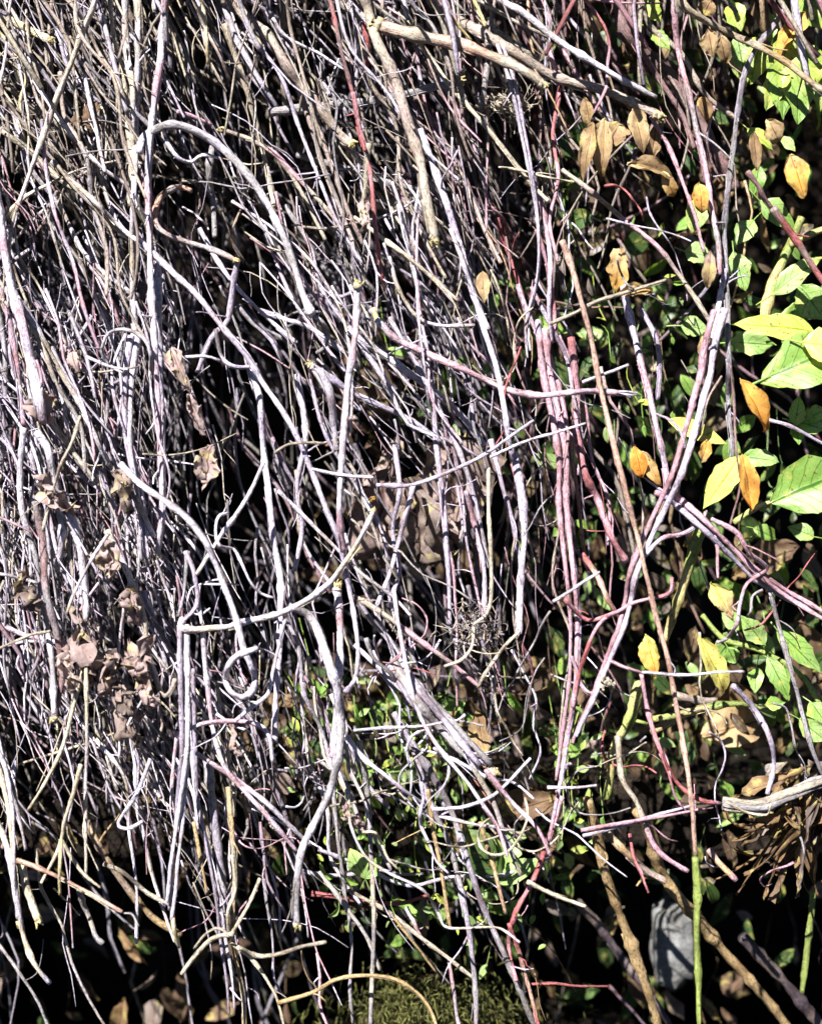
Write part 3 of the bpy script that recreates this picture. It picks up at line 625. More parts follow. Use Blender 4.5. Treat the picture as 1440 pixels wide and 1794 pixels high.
 ('985,1395 962,1470 935,1540 905,1600 892,1660 905,1720', 6, 'pr', -3, 'reddish stem slanting down-left near the bottom', {}),
 ('893,1620 915,1690 935,1760 950,1830', 4.5, 'ro', -3, 'thin red stem reaching the bottom edge', {}),
 ('740,1315 790,1330 850,1360 900,1372 935,1400', 4, 'w', -5, 'thin pale vine crossing the low end of the grey bundle', {}),
 ('605,1290 640,1330 700,1380 745,1412', 4.5, 'wl', -5, 'pale vine joining the leaning lavender stems from the left', {}),
 ('770,1430 830,1445 890,1455 920,1465', 4, 'we', -6, 'level tan twig right of the leaning lavender stems', TW),
 ('760,1420 820,1412 870,1390 930,1330', 4, 'w', -6, 'thin pale vine rising right above the level tan twig', {}),
 ('560,1530 600,1580 640,1640 665,1700', 5, 'cg', -2, 'grey splintered stem at bottom centre', {}),
 ('545,1565 640,1580 700,1582 750,1568', 5, 'r', 4, 'dim red stem lying level at bottom centre', {}),
 ('610,1560 680,1600 760,1660 830,1715', 5, 'e', -1, 'tan stem slanting right across the bottom centre', {}),
 ('690,1610 730,1660 765,1705', 3.5, 't', 0, 'short tan stem over the moss at bottom centre', {}),
 ('340,1440 350,1500 362,1570', 4, 't', 2, 'dim brown stem in the shade at lower left of centre', {}),
 ('150,1440 190,1510 260,1600 320,1640', 8, 'tb', 6, 'dim brown branch slanting in the shade at lower left', {}),
]
for pts, r, kind, d, label, kw in exec_list: V(pts, r, kind, d, label, **kw)

# ---------------------------------------------------------------- withered leaves
def DL(b, t, w, kind, d, label, **kw):
    k = dict(curl=0.5, fold=0.35, crumple=0.10, nu=12, nv=22); k.update(kw)
    return leaf(b, t, w, kind, d, label, **k)
DL((1298,664), (1362,776), 46, 'oO', (-7,-8), 'bright orange leaf hanging point-down under the big lime leaves', curl=.5, crumple=.09, twist=.9, fold=.5)
DL((1300,796), (1320,902), 40, 'oO', (-6,-7), 'narrow orange leaf beside the oval yellow leaf', curl=.3, crumple=.10, twist=.5, fold=.5)
DL((1112,782), (1128,848), 30, 'oO', (-3,-4), 'small orange leaf left of the sweeping pink vine', crumple=.08)
DL((1122,792), (1164,852), 34, 'Ot', (-2,-4), 'folded tan orange leaf touching the sweeping pink vine', crumple=.10, fold=.6)
DL((1245,1022), (1290,1090), 42, 'Yt', (-6,-7), 'crumpled yellow tan leaf below the thick right pink vine', crumple=.12, fold=.6)
DL((1132,1112), (1152,1192), 42, 'YO', (-4,-5), 'yellow leaf behind the left end of the level white twig', crumple=.12, curl=.3, fold=.5)
DL((1228,1118), (1283,1236), 44, 'YO', (-5,-6), 'long yellow leaf with pointed tip under the level white twig', crumple=.11, curl=.4, fold=.5, twist=.5)
DL((1170,735), (1276,776), 34, 'Yy', (-3,-4), 'yellow-green leaf pointing right behind the sweeping pink vine', crumple=.03, curl=.25, fold=.2)
DL((1296,800), (1232,890), 48, 'yY', (-5,-6), 'oval yellow-green leaf hanging between orange leaf and pink vine', crumple=.02, curl=.2, fold=.15)
DL((1240,770), (1228,812), 24, 'tO', (-5,-5), 'small tan leaf above the oval yellow-green leaf')
DL((1232,590), (1262,645), 40, 'bt', (-4,-5), 'brown folded leaf clasping the top of the sweeping pink vine', crumple=.15)
DL((1245,440), (1238,520), 26, 'pt', (-5,-5), 'pinkish tan curled leaf on the upright stem at right')
DL((1225,320), (1232,378), 32, 'Ot', (-3,-4), 'small orange-tan leaf between the upright stems at right')
DL((1100,285), (1205,305), 40, 'tb', (-4,-5), 'curved tan leaf lying level over green leaves at upper right', fold=.7, curl=.7)
DL((1160,300), (1190,352), 26, 'tO', (-4,-4), 'folded tan leaf hanging under the curved tan leaf')
DL((1038,215), (1020,315), 40, 'tb', (-5,-6), 'long brown leaf hanging left in the upper right leaf cluster', fold=.6)
DL((1060,205), (1052,320), 42, 'tb', (-5,-6), 'middle brown leaf of the upper right leaf cluster', fold=.6)
DL((1085,215), (1062,260), 60, 'bt', (-4,-5), 'broad shaded brown leaf in the upper right leaf cluster')
DL((1110,190), (1130,270), 46, 'bt', (-4,-5), 'dull brown leaf under the cut of the longest thick brown branch', fold=.5)
DL((1150,215), (1140,280), 30, 'tb', (-1,-1), 'thin tan leaf beside the thin pink stem')
DL((1025,170), (1035,225), 26, 'tb', (-2,-2), 'small tan leaf beneath the thick brown branch across the top')
DL((1088,435), (1080,515), 38, 'Ot', (-3,-4), 'tan orange twisted leaf hanging above the knobbly pale twig', crumple=.18, fold=.6)
DL((1080,515), (1155,495), 28, 'Ot', (-5,-6), 'curled tan leaf stuck on the knobbly pale twig', crumple=.12, fold=.7)
DL((845,475), (848,530), 26, 'tb', (-5,-6), 'small oval tan leaf right of the long lavender vine', crumple=.05)
DL((1345,210), (1380,260), 40, 'tb', (-4,-5), 'curling brown leaf beneath the lobed lime leaf', curl=1.0, fold=.5)
DL((1385,270), (1412,345), 42, 'Ot', (-5,-6), 'large tan orange leaf drooping at the right edge', fold=.4)
DL((1320,230), (1328,300), 24, 'tb', (-4,-5), 'narrow brown curled leaf right of the long lavender grey stem')
DL((1410,20), (1360,95), 44, 'Ob', (-1,-2), 'curved orange-brown leaf at the top right', curl=.9)
DL((1245,0), (1230,30), 40, 'bt', (-1,-1), 'brown leaf at the top edge behind the tan corner branch')
DL((1262,60), (1275,120), 30, 'tb', (-4,-4), 'pointed brown leaf hanging under the tan corner branch')
DL((1240,50), (1250,100), 36, 'bt', (-3,-3), 'broad brown leaf hanging from the tan corner branch')
DL((1320,-10), (1345,60), 34, 'bB', (0,-1), 'dark brown curled leaf at the top right')
DL((1228,170), (1242,210), 28, 'Ob', (0,-1), 'reddish tan leaf in shade between the upright stems')
DL((70,690), (75,742), 62, 'pq', (-5,-6), 'pinkish broken husk at the foot of the thickest pinkish stem', crumple=.2)
DL((125,612), (132,650), 34, 'qp', (-3,-4), 'small pinkish square of dead leaf at left', crumple=.2)
DL((150,180), (165,225), 46, 'bB', (-2,-3), 'brown crumpled leaf beside the upright bundle at upper left', crumple=.3)
DL((300,610), (330,690), 34, 'qp', (-5,-6), 'upper twisted part of dead leaf hanging in the black gap', crumple=.28, fold=.7)
DL((330,690), (352,775), 40, 'pq', (-5,-6), 'middle of the dead leaves hanging in the black gap', crumple=.28, fold=.6)
DL((372,780), (350,850), 56, 'qp', (-5,-6), 'lavender brown leaf at the foot of the hanging dead leaves', crumple=.25, fold=.5)
DL((650,870), (655,880), 20, 'Ot', (-3,-3), 'tiny tan scrap near the yellow frayed tip')
for i, (b, t, w, lab) in enumerate([
  ((150,1095), (125,1150), 60, 'upper crumpled brown leaf of the cluster at lower left'),
  ((160,1130), (150,1190), 64, 'middle crumpled leaf above the upright cream twig'),
  ((200,1150), (170,1210), 60, 'crumpled leaf in the centre of the lower left cluster'),
  ((255,1140), (225,1175), 66, 'rightmost crumpled leaf of the lower left cluster'),
  ((210,1200), (225,1255), 46, 'folded leaf hanging lowest in the lower left cluster'),
  ((120,1150), (115,1195), 40, 'small crumpled leaf left of the upright cream twig'),
  ((225,1035), (228,1075), 40, 'curled husk above the lower left leaf cluster'),
  ((185,960), (190,1000), 46, 'shaded round leaf behind the thin forked twig'),
  ((40,1015), (50,1060), 44, 'crumpled tan leaf near the left edge at mid height'),
  ((245,1190), (260,1230), 40, 'pale ragged leaf scrap beside the small hook'),
  ((215,1255), (230,1300), 34, 'torn leaf scrap under the lower left cluster'),
  ((85,830), (90,900), 46, 'withered pinkish leaf on the pale forked stem'),
  ((215,830), (222,890), 44, 'withered leaf wrapped on the slanting left vine'),
  ((410,1270), (412,1318), 26, 'small grey brown leaf hanging from the level pink vine'),
  ((638,1455), (600,1420), 28, 'dull small leaf near the tall bare stem'),
  ((640,350), (632,385), 24, 'tan dead leaf sliver hanging beside the bright red stem'),
]):
    DL(b, t, w*.72, 'qp' if i % 2 else 'pu', (-5,-8), lab, crumple=.75, fold=.6, curl=.9, seed=i)
# the big curled leaves behind the centre
DL((690,770), (640,1010), 150, 'up', (7,5), 'large pale brown dead leaf curled behind the pink-streaked stem', name='dead_leaf', crumple=.32, fold=.25, curl=.4, nu=14, nv=24)
DL((800,760), (790,990), 130, 'up', (4,6), 'biggest tan rippled leaf in the hollow right of the centre', name='dead_leaf', crumple=.36, fold=.3, curl=.5, nu=14, nv=24)
DL((720,860), (735,1010), 110, 'uu', (5,4), 'middle tan leaf of the three in the central hollow', name='dead_leaf', crumple=.34, fold=.3, nu=12, nv=18)
DL((640,620), (690,760), 90, 'Bu', (13,12), 'dim brown leaf high in the central hollow', name='dead_leaf', crumple=.15, nu=12, nv=18)
DL((970,1400), (830,1440), 60, 'Bb', (6,5), 'dim brown leaf lying behind the thin loop tendril', name='dead_leaf', crumple=.15)
DL((835,1245), (850,1330), 40, 'bt', (0,-1), 'tan leaf strip behind the lower grey bundle', name='dead_leaf', crumple=.1)

# ---------------------------------------------------------------- green plants at the right: stems, leaves
def plant(x, y, d, label, group=None):
    return empty('leafy_plant', P(x, y, d*0.01), label, 'plant', group)
def G(pl, b, t, w, kind, d, seed=0, label=None, **kw):
    k = dict(curl=.3, fold=.22, crumple=.07, serr=.06, wide=.40, petiole=.012); k.update(kw)
    return leaf(b, t, w, kind, d, label, name='leaf', parent=pl, seed=seed, **k)
p1 = plant(1345, 560, 2, 'leafy lime green plant with large pointed leaves at the right edge')
V('1338,560 1352,500 1372,455 1390,415 1405,380', 12, 'ny', (2,1), None, name='stem', parent=p1, mat=GREENSTEM, spurs=0)
V('1385,430 1415,412 1450,398 1490,380', 8, 'ny', (1,0), None, name='stem', parent=p1, mat=GREENSTEM, spurs=0)
G(p1, (1425,580), (1282,560), 50, 'yY', (-3,-4), 1, label='yellowing leaf pointing left', fold=.1)
G(p1, (1330,668), (1500,590), 95, 'gy', (-4,-6), 2, wide=.55, fold=.2, curl=.4)
G(p1, (1405,600), (1500,610), 60, 'yY', (-5,-6), 3, fold=.1)
G(p1, (1353,515), (1445,440), 42, 'yG', (-2,-4), 4)
G(p1, (1285,440), (1306,508), 44, 'Gg', (2,1), 5)
G(p1, (1320,385), (1290,425), 40, 'gG', (2,1), 6)
G(p1, (1228,345), (1210,410), 40, 'Gy', (2,1), 7)
G(p1, (1200,440), (1252,448), 42, 'Gg', (2,1), 8)
G(p1, (1280,600), (1365,600), 48, 'Gg', (2,1), 9)
G(p1, (1400,500), (1450,560), 60, 'Gg', (1,0), 10)
G(p1, (1395,530), (1372,600), 46, 'Gg', (1,1), 11)
G(p1, (1330,350), (1400,400), 40, 'gG', (2,1), 12)
G(p1, (1190,570), (1245,575), 40, 'Gg', (4,3), 13)
G(p1, (1330,290), (1318,345), 32, 'Gg', (2,2), 14)
p2 = plant(1300, 930, 1, 'green plant with one broad leaf reaching in from the right edge at mid height')
V('1285,915 1310,900 1335,885 1352,880', 6, 'ny', (-4,-4), None, name='stem', parent=p2, mat=GREENSTEM, spurs=0)
V('1240,900 1225,935 1200,1010 1182,1070 1163,1120', 12, 'ny', (0,2), None, name='stem', parent=p2, mat=GREENSTEM, spurs=0)
V('1123,1195 1102,1262 1078,1312 1066,1400', 12, 'ny', (3,5), None, name='stem', parent=p2, mat=GREENSTEM, spurs=1)
G(p2, (1350,880), (1500,815), 100, 'gG', (-4,-6), 20, wide=.5, fold=.2)
G(p2, (1300,800), (1368,806), 36, 'Gg', (-4,-5), 21)
G(p2, (1410,735), (1450,715), 34, 'Gg', (-1,-2), 22)
G(p2, (1392,745), (1402,690), 30, 'gG', (-1,-2), 23)
G(p2, (1395,742), (1400,778), 28, 'gG', (0,-1), 24)
G(p2, (1400,740), (1450,750), 40, 'Gg', (-1,-2), 25)
p3 = plant(1330, 1190, 2, 'low green plant with narrow leaves at the lower right edge')
V('1230,1080 1270,1120 1330,1140 1400,1180 1440,1240', 6, 'n', (2,1), None, name='stem', parent=p3, mat=GREENSTEM, spurs=0)
G(p3, (1362,1105), (1448,1185), 42, 'Gg', (-2,-3), 30)
G(p3, (1345,1150), (1385,1225), 34, 'gG', (-1,-2), 31)
G(p3, (1325,1170), (1322,1215), 30, 'gG', (-1,-2), 32)
G(p3, (1300,1100), (1262,1070), 34, 'gG', (1,1), 33)
G(p3, (1290,1110), (1250,1160), 44, 'Dg', (2,2), 34)
G(p3, (1275,1135), (1290,1165), 34, 'gG', (1,1), 35)
G(p3, (1340,1130), (1300,1080), 40, 'gG', (1,0), 36)
G(p3, (1420,1230), (1450,1270), 40, 'Gg', (0,-1), 37)
G(p3, (1400,1260), (1450,1300), 40, 'gG', (0,-1), 38)
G(p3, (1340,1235), (1375,1230), 26, 'gy', (0,-1), 39)
G(p3, (1425,940), (1380,920), 34, 'gG', (4,4), 40)
G(p3, (1320,925), (1370,945), 30, 'gG', (6,6), 41)
p4 = plant(1390, 100, 1, 'bright lime plant with a large lobed leaf in the upper right corner')
V('1400,-60 1395,30 1385,110 1350,170', 5, 'n', (3,1), None, name='stem', parent=p4, mat=GREENSTEM, spurs=0)
for i, (b, t, w) in enumerate([((1375,60),(1372,205),60), ((1395,95),(1398,215),64), ((1372,110),(1342,190),46), ((1400,80),(1440,150),60), ((1300,95),(1330,60),30),
      ((1290,60),(1310,150),48), ((1330,75),(1315,145),40), ((1400,-10),(1440,50),60), ((1340,20),(1350,70),36), ((1130,0),(1160,35),34), ((1140,52),(1176,84),30),
      ((1430,90),(1440,200),40), ((1310,225),(1360,260),30), ((1280,5),(1300,50),40), ((1370,240),(1395,262),20)]):
    G(p4, b, t, w, ['yg', 'gy', 'Gy'][i % 3], (0,-1) if i < 4 else (1,0), 50+i)
p6 = plant(850, 1500, 3, 'small plant with one broad dark green leaf behind the loop tendril')
G(p6, (880,1540), (790,1450), 74, 'gD', (2,1), 61, wide=.5)
G(p6, (860,1545), (905,1440), 60, 'gG', (3,2), 62, wide=.5)
G(p6, (870,1550), (955,1500), 40, 'Gg', (2,1), 63)
p7 = plant(640, 1500, 3, 'pale green seedling by the tall thin bare stem')
G(p7, (640,1540), (612,1490), 38, 'Gy', (0,-1), 65, wide=.5)
G(p7, (640,1540), (668,1500), 30, 'Gg', (0,-1), 66)
p5 = plant(1210, 1700, 2, 'smooth green cane joined end to end below the orange-tan stem')
V('1218,1503 1220,1560 1220,1640 1224,1720 1227,1840', 7.6, 'n', (-9,-6), None, name='stem', parent=p5, mat=GREENSTEM, spurs=0)
V('1425,1560 1412,1680 1405,1740', 7, 'n', (6,6), None, name='stem', parent=p5, mat=GREENSTEM, spurs=0)
# grey-tan canes at the lower right
V('1030,1400 1045,1460 1060,1530 1085,1600 1112,1672 1136,1742 1165,1840', 12, 't', (0,8), 'left thick tan cane slanting down at the lower right', name='tan_cane', cat='cane', spurs=1)
V('1120,1420 1140,1460 1155,1520 1205,1592 1262,1660 1330,1735 1410,1840', 14, 't', (1,14), 'right thick tan cane slanting down to the bottom edge', name='tan_cane', cat='cane', spurs=1)
V('1055,1452 1090,1490 1130,1525 1165,1545', 9, 'tb', (3,3), 'short tan cane linking the two thick canes', name='tan_cane', cat='cane', spurs=0)
V('1140,1285 1180,1262 1232,1242 1300,1234 1360,1250', 8, 'tn', (1,3), 'olive cane arching over the dark hollow at lower right', name='tan_cane', cat='cane', spurs=1)
V('1145,1262 1180,1252 1240,1240', 8, 'ny', (0,1), 'short yellow-green cane stub above the dark hollow', name='green_cane', cat='cane', spurs=0)
V('1180,1218 1210,1225 1255,1228', 9, 'eb', (4,4), 'short dull cane behind the long yellow leaf', name='tan_cane', cat='cane', spurs=0)
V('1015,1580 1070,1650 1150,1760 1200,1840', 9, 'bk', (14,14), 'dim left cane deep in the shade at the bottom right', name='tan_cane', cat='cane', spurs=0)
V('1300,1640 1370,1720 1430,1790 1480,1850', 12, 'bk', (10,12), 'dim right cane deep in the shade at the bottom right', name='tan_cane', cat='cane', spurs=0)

# ---------------------------------------------------------------- stones
def stone(x, y, d, rx, ry, rz, label, name='stone', seed=0, mat=STONE):
    n1, n2 = 28, 40; rs = np.random.RandomState(seed); sd = Vector(rs.uniform(0, 50, 3))
    th = np.linspace(0.02, math.pi-0.02, n1); ph = np.linspace(0, 2*math.pi, n2, endpoint=False)
    co = np.empty((n1, n2, 3))
    for i in range(n1):
        for j in range(n2):
            q = Vector((math.sin(th[i])*math.cos(ph[j]), math.sin(th[i])*math.sin(ph[j]), math.cos(th[i])))
            m = max(abs(q.x), abs(q.y), abs(q.z)); s = 0.55+0.45/m*0.8
            s *= 1+0.22*noise.fractal(q*1.4+sd, 1, 2, 5)
            co[i, j] = (q.x*s*rx, q.y*s*ry, q.z*s*rz)
    o0 = P(x, y, d*.01); co = co.reshape(-1, 3)*K+o0
    i = np.arange(n1-1)[:, None]*n2; j = np.arange(n2)[None, :]; j2 = (j+1) % n2
    f = np.stack([i+j, i+n2+j, i+n2+j2, i+j2], -1).reshape(-1, 4)
    mb = MB(); mb.add(co, f, np.full((len(co), 3), .2), co[:, :2]*4)
    return meta(mb.build(name, mat, None, o0), label, 'stone')
stone(1178, 1655, 21, 48, 50, 95, 'pale grey white stone standing between the two tan canes', seed=3)
# brown debris at the right: dead fern-like clump and dead leaves in the hollow
DL((1210,1200), (1370,1310), 110, 'bB', (12,10), 'broad brown leaf lying in the hollow under the olive cane', name='dead_leaf', crumple=.1, nu=12, nv=18)
DL((1230,1290), (1370,1250), 80, 'bt', (10,9), 'pinkish brown leaf lying at the back of the hollow', name='dead_leaf', crumple=.08, nu=12, nv=18)
DL((1400,1090), (1450,1250), 110, 'bB', (10,10), 'brown leaf lying behind the low green plant at right', name='dead_leaf', crumple=.1)
DL((1400,960), (1260,1010), 80, 'Bb', (12,12), 'dim brown leaf behind the thick right pink vine', name='dead_leaf', crumple=.15)
def fringe(x, y, d, n, ln, ang, sp, kinds, label, name, cat, w=3.0, spread=40, seed=1, up=False):
    rs = np.random.RandomState(seed); mb = MB()
    for k in range(n):
        a = R(ang+rs.normal(0, sp)); l = ln*rs.uniform(.5, 1.1)
        x0, y0 = x+rs.normal(0, spread), y+rs.normal(0, spread*.6)
        pts = [P(x0+math.sin(a+b*.5)*l*t, y0+math.cos(a+b*.5)*l*t, (d+rs.normal(0, 1.6))*.01) for t, b in ((0, 0), (.35, rs.normal(0, .5)), (.7, rs.normal(0, .7)), (1, rs.normal(0, 1)))]
        tube(mb, smooth_path(pts, .006), w*K*rs.uniform(.4, 1.2), w*K*.3, [COL[kinds[rs.randint(len(kinds))]]*rs.uniform(.7, 1.2)], rs, 5, .1, 0)
    o = mb.build(name, BARK, None, P(x, y, d*.01)); return meta(o, label, cat)
def blade_tuft():
    rs = np.random.RandomState(8); mb = MB()
    for k in range(70):
        x0, y0 = 1440+rs.normal(0, 30), 1385+rs.normal(0, 25); a = R(rs.normal(-14, 24)); l = rs.uniform(70, 230); d = rs.normal(1, 2)
        leaf_mesh(mb, P(x0, y0, d*.01), P(x0+math.sin(a)*l, y0+math.cos(a)*l, (d+rs.normal(0, 2))*.01), rs.uniform(9, 26)*K, [LCOL['bbBu'[rs.randint(4)]]*rs.uniform(.6, 1.2)], rs,
                  curl=rs.normal(.3, .4), fold=rs.uniform(.3, 1), crumple=.5, tilt=rs.normal(0, .7), nu=5, nv=18, twist=rs.normal(0, 1.5), wide=.3)
    meta(mb.build('dry_tuft', DRYL, None, P(1440, 1385, .01)), 'bushy tuft of shrivelled tan blades drooping at the lower right edge', 'tuft')
blade_tuft()
fringe(840, 1090, -3, 60, 60, 0, 60, 'ebgb', 'pale matted root knot right of the centre', 'root_knot', 'roots', 1.6, 26, 4)
fringe(1065, 1195, -6, 14, 16, 0, 90, 'ce', 'tiny ragged seed head on the sweeping pink vine', 'seed_head', 'seed head', 5, 6, 5)
fringe(860, 175, 0, 30, 70, 70, 15, 'ce', 'small fan of broken fibres under the level grey stick end', 'fibre_tuft', 'tuft', 2, 14, 6)

# ---------------------------------------------------------------- the thatch: individual stems in view, then the uncountable rest as stuff
ANG = [(50,100,28),(230,150,4),(400,200,24),(600,200,28),(800,200,20),(950,250,12),(1200,200,15),(50,500,18),(250,600,10),(400,600,27),
 (600,600,28),(800,600,15),(950,700,8),(1150,700,8),(50,1000,12),(250,1000,17),(450,1000,8),(650,1000,25),(850,1000,5),(1000,1000,10),
 (100,1300,24),(300,1350,15),(500,1350,8),(750,1350,32),(900,1350,25),(100,1550,15),(400,1600,5),(700,1600,20),(150,750,22),(480,400,26)]
DEN = [(100,100,1),(100,600,1),(100,1000,1),(300,300,.85),(480,250,.55),(300,900,.95),(360,800,.45),(420,1050,.3),(200,1250,.85),(60,1230,.5),(60,1450,.35),(200,1400,.45),(330,1400,.8),(200,1580,.06),(60,1720,.0),(100,1620,.05),(400,1700,.12),
 (600,1500,.2),(600,1250,.4),(480,1250,.6),(700,800,.45),(600,750,.6),(700,950,.35),(700,1400,.28),(800,1600,.15),(900,900,.45),(850,700,.55),(900,400,.75),(700,200,1),(950,200,.5),(1060,300,.22),
 (1100,700,.1),(1050,500,.3),(1100,1100,.08),(1000,1400,.12),(980,1000,.3),(1250,600,.03),(1400,500,.0),(1250,1300,.01),(1400,1300,.0),(1200,1650,.0),(600,1720,.04),(800,1750,.04),(300,1720,.03),(400,600,.9),(550,500,.9),(1200,60,.3),(1400,100,.02)]
HOLES = [(395,640,60,130),(400,850,60,130),(385,1010,60,70),(470,230,70,60),(320,380,45,60),(560,880,35,60),(470,520,50,40),(620,700,50,60),(930,640,40,60),(500,620,40,50),(230,1110,30,50),(560,1000,40,40),(60,330,30,50),(520,160,40,40),(880,260,40,50),(700,480,50,40),(860,900,40,70),(300,760,18,120),(740,900,75,85)]
def hole(x, y):
    return min([1.0]+[((x-a)/c)**2+((y-b)/e)**2 for a, b, c, e in HOLES])
ANG = np.array(ANG, float); DEN = np.array(DEN, float)
def field(T, x, y, pw=3.0):
    w = 1/(((T[:, 0]-x)**2+(T[:, 1]-y)**2)**(pw/2)+900); return float((w*T[:, 2]).sum()/w.sum())
def tone(x, y, rs):
    if y < 330 and x < 700: ks = ['ce', 'we', 'lw', 'eb', 'eg', 'wl', 'gl', 'eb']
    elif x > 880: ks = ['lp', 'pe', 'eb', 'rp', 'lw', 'pm', 'to', 'eb']
    elif y > 1250 and x < 450: ks = ['cw', 'ec', 'we', 'lw', 'wp']
    elif y < 450: ks = ['eb', 'eb', 'we', 'ep', 'gb', 'lp']
    else: ks = ['wl', 'lw', 'wp', 'we', 'lg', 'lp', 'wc', 'eg', 'gl', 'wl']
    return ks[rs.randint(len(ks))]
def random_stem(rs, dlo, dhi, llo, lhi, sd=11, outer=False):
    while True:
        x, y = rs.uniform(-260, 1420), rs.uniform(-380, 1760)
        if outer:
            x, y = rs.uniform(-1150, 1500), rs.uniform(-1100, 1450)
            if x > -330 and y > -480: continue
        if rs.uniform() > field(DEN, min(max(x, 0), 1440), max(y, 0))**(.25 if outer else 1.15): continue
        a = R(field(ANG, x, y, 2.5)+rs.normal(0, sd)); 
        if rs.uniform() < 0.06: a += R(rs.choice([-60, 55, 70]))
        l = rs.uniform(llo, lhi)*(1 if y > 0 else 1.3)
        # do not let a stem run far into a thin area
        ex, ey = x+math.sin(a)*l, y+math.cos(a)*l
        if not outer and rs.uniform() > field(DEN, min(max(ex, 0), 1440), max(ey, 0))*1.6+0.02: continue
        if not outer and rs.uniform() < .85 and min(hole(x, y), hole((x+ex)/2, (y+ey)/2), hole(ex, ey)) < 1: continue
        if not outer and y < 480 and lhi < 400 and rs.uniform() < .38: continue
        break
    d = rs.uniform(dlo, dhi); b = rs.normal(0, 0.075)*l; n = 4 if l < 200 else 6
    pts = []
    for t in np.linspace(0, 1, n):
        off = b*math.sin(math.pi*t)+rs.normal(0, 0.018)*l
        pts.append((x+math.sin(a)*l*t+math.cos(a)*off, y+math.cos(a)*l*t-math.sin(a)*off))
    return pts, d, d+rs.normal(0, 2.0 if dhi < 15 else 4)

def place_words(x, y):
    col = ('left edge' if x < 170 else 'upright stems' if x < 330 else 'hooked vine' if x < 520 else 'thick brown vine' if x < 800 else 'upper pink vines') if y < 480 else \
          ('left edge' if x < 170 else 'upright lavender stem' if x < 330 else 'teardrop loop' if x < 520 else 'pink-streaked stem' if x < 720 else 'frayed lavender vine' if x < 930 else 'thick pink cord') if y < 1180 else \
          ('lower left corner' if x < 170 else 'pointed white cord' if x < 420 else 'thickest pale vine' if x < 650 else 'grey strand bundle' if x < 900 else 'lower pink stems')
    return col, ('upper' if y < 480 else 'middle' if y < 1180 else 'lower')
KW = dict(w='whitish', l='lavender', g='grey', c='cream', e='tan', b='brown', p='pinkish', r='red', m='maroon', t='golden tan', o='orange-tan')
rs = np.random.RandomState(11)
N_IND = 118
for i in range(N_IND):
    pts, d0, d1 = random_stem(rs, -4.0, 2.5, 170, 520, 8)
    k = tone(*pts[len(pts)//2], rs); rp = rs.choice([2.6, 3.4, 4.2, 5.2, 6.4], p=[.25, .3, .25, .13, .07])
    mx, my = pts[len(pts)//2]; col, band = place_words(mx, my)
    g = f'{KW[k[0]]} stems in the {band} thatch by the {col}'
    vine(pts, rp, k, (d0, d1), f'{KW[k[0]]} stem among others alike in the {band} thatch by the {col}', group=g, seed=9000+i)

def curl_path(rs, x, y, a, l, wig):
    pts = [(x, y)]; k = rs.normal(0, wig); n = 7
    for i in range(n):
        k = 0.6*k+rs.normal(0, wig); a += k; x += math.sin(a)*l/n; y += math.cos(a)*l/n; pts.append((x, y))
    return pts
rs = np.random.RandomState(41)
for i in range(48):          # fine tendrils and side shoots
    z = [(640,1080,960,1560), (940,880,1400,1520), (360,900,640,1600), (860,300,1240,760)][[0, 0, 1, 1, 2, 3][i % 6]]
    x, y = rs.uniform(z[0], z[2]), rs.uniform(z[1], z[3]); a = R(rs.normal(15, 65))
    pts = curl_path(rs, x, y, a, rs.uniform(70, 230), .32); k = ['w', 'e', 'g', 'p', 'l', 'r', 'e'][rs.randint(7)]
    col, band = place_words(x, y)
    vine(pts, rs.uniform(1.7, 2.9), k, (rs.uniform(-6, -1), rs.uniform(-6, 1)), f'fine {KW[k]} tendril among others alike by the {col}, {band} part', name='tendril', cat='tendril', group=f'fine {KW[k]} tendrils in the {band} part by the {col}', seed=700+i, taper=.6)
for i in range(28):          # short straight dead twigs lodged across the stems
    x, y = rs.uniform(20, 1180), rs.uniform(60, 1600)
    if rs.uniform() > field(DEN, x, y)+.25: continue
    a = R(rs.choice([-70, 75, 60, 85, 40])+rs.normal(0, 12)); l = rs.uniform(50, 170)
    k = ['w', 'e', 'c', 'g'][rs.randint(4)]; col, band = place_words(x, y)
    vine(curl_path(rs, x, y, a, l, .07), rs.uniform(1.6, 2.8), k, (rs.uniform(-7, 0), rs.uniform(-7, 0)), f'short {KW[k]} twig like others lodged across the stems by the {col}, {band} part', name='dry_twig', cat='twig', group=f'short {KW[k]} twigs across the {band} stems by the {col}', seed=1700+i, taper=.7)

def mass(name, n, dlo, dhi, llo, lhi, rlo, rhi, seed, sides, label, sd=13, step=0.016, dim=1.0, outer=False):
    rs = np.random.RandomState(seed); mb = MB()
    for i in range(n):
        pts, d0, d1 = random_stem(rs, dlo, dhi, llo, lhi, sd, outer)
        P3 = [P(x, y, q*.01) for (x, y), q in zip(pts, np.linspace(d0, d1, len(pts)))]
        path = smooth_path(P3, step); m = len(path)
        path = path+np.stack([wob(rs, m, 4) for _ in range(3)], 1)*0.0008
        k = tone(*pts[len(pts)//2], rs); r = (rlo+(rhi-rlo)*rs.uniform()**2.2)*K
        shade = rs.uniform(.55, 1.1)*dim  # dim darkens a layer's stem colours to stand in for shade
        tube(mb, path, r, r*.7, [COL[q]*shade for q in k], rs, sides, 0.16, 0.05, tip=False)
        if rs.uniform() < .25 and m > 5:
            q = rs.randint(2, m-2); spur(mb, path[q], (path[q+1]-path[q])/np.linalg.norm(path[q+1]-path[q])+rs.normal(0, .5, 3), rs.uniform(.01, .03), r*.5, [COL[k[0]]], rs)
    o = mb.build(name, BARK); meta(o, label, 'thatch', None, 'stuff'); return o
mass('dry_stem_thatch', 1350, -3.5, 6, 70, 350, 0.9, 3.9, 21, 5, 'dense front layer of fine dry stems filling the hanging tangle', 13)
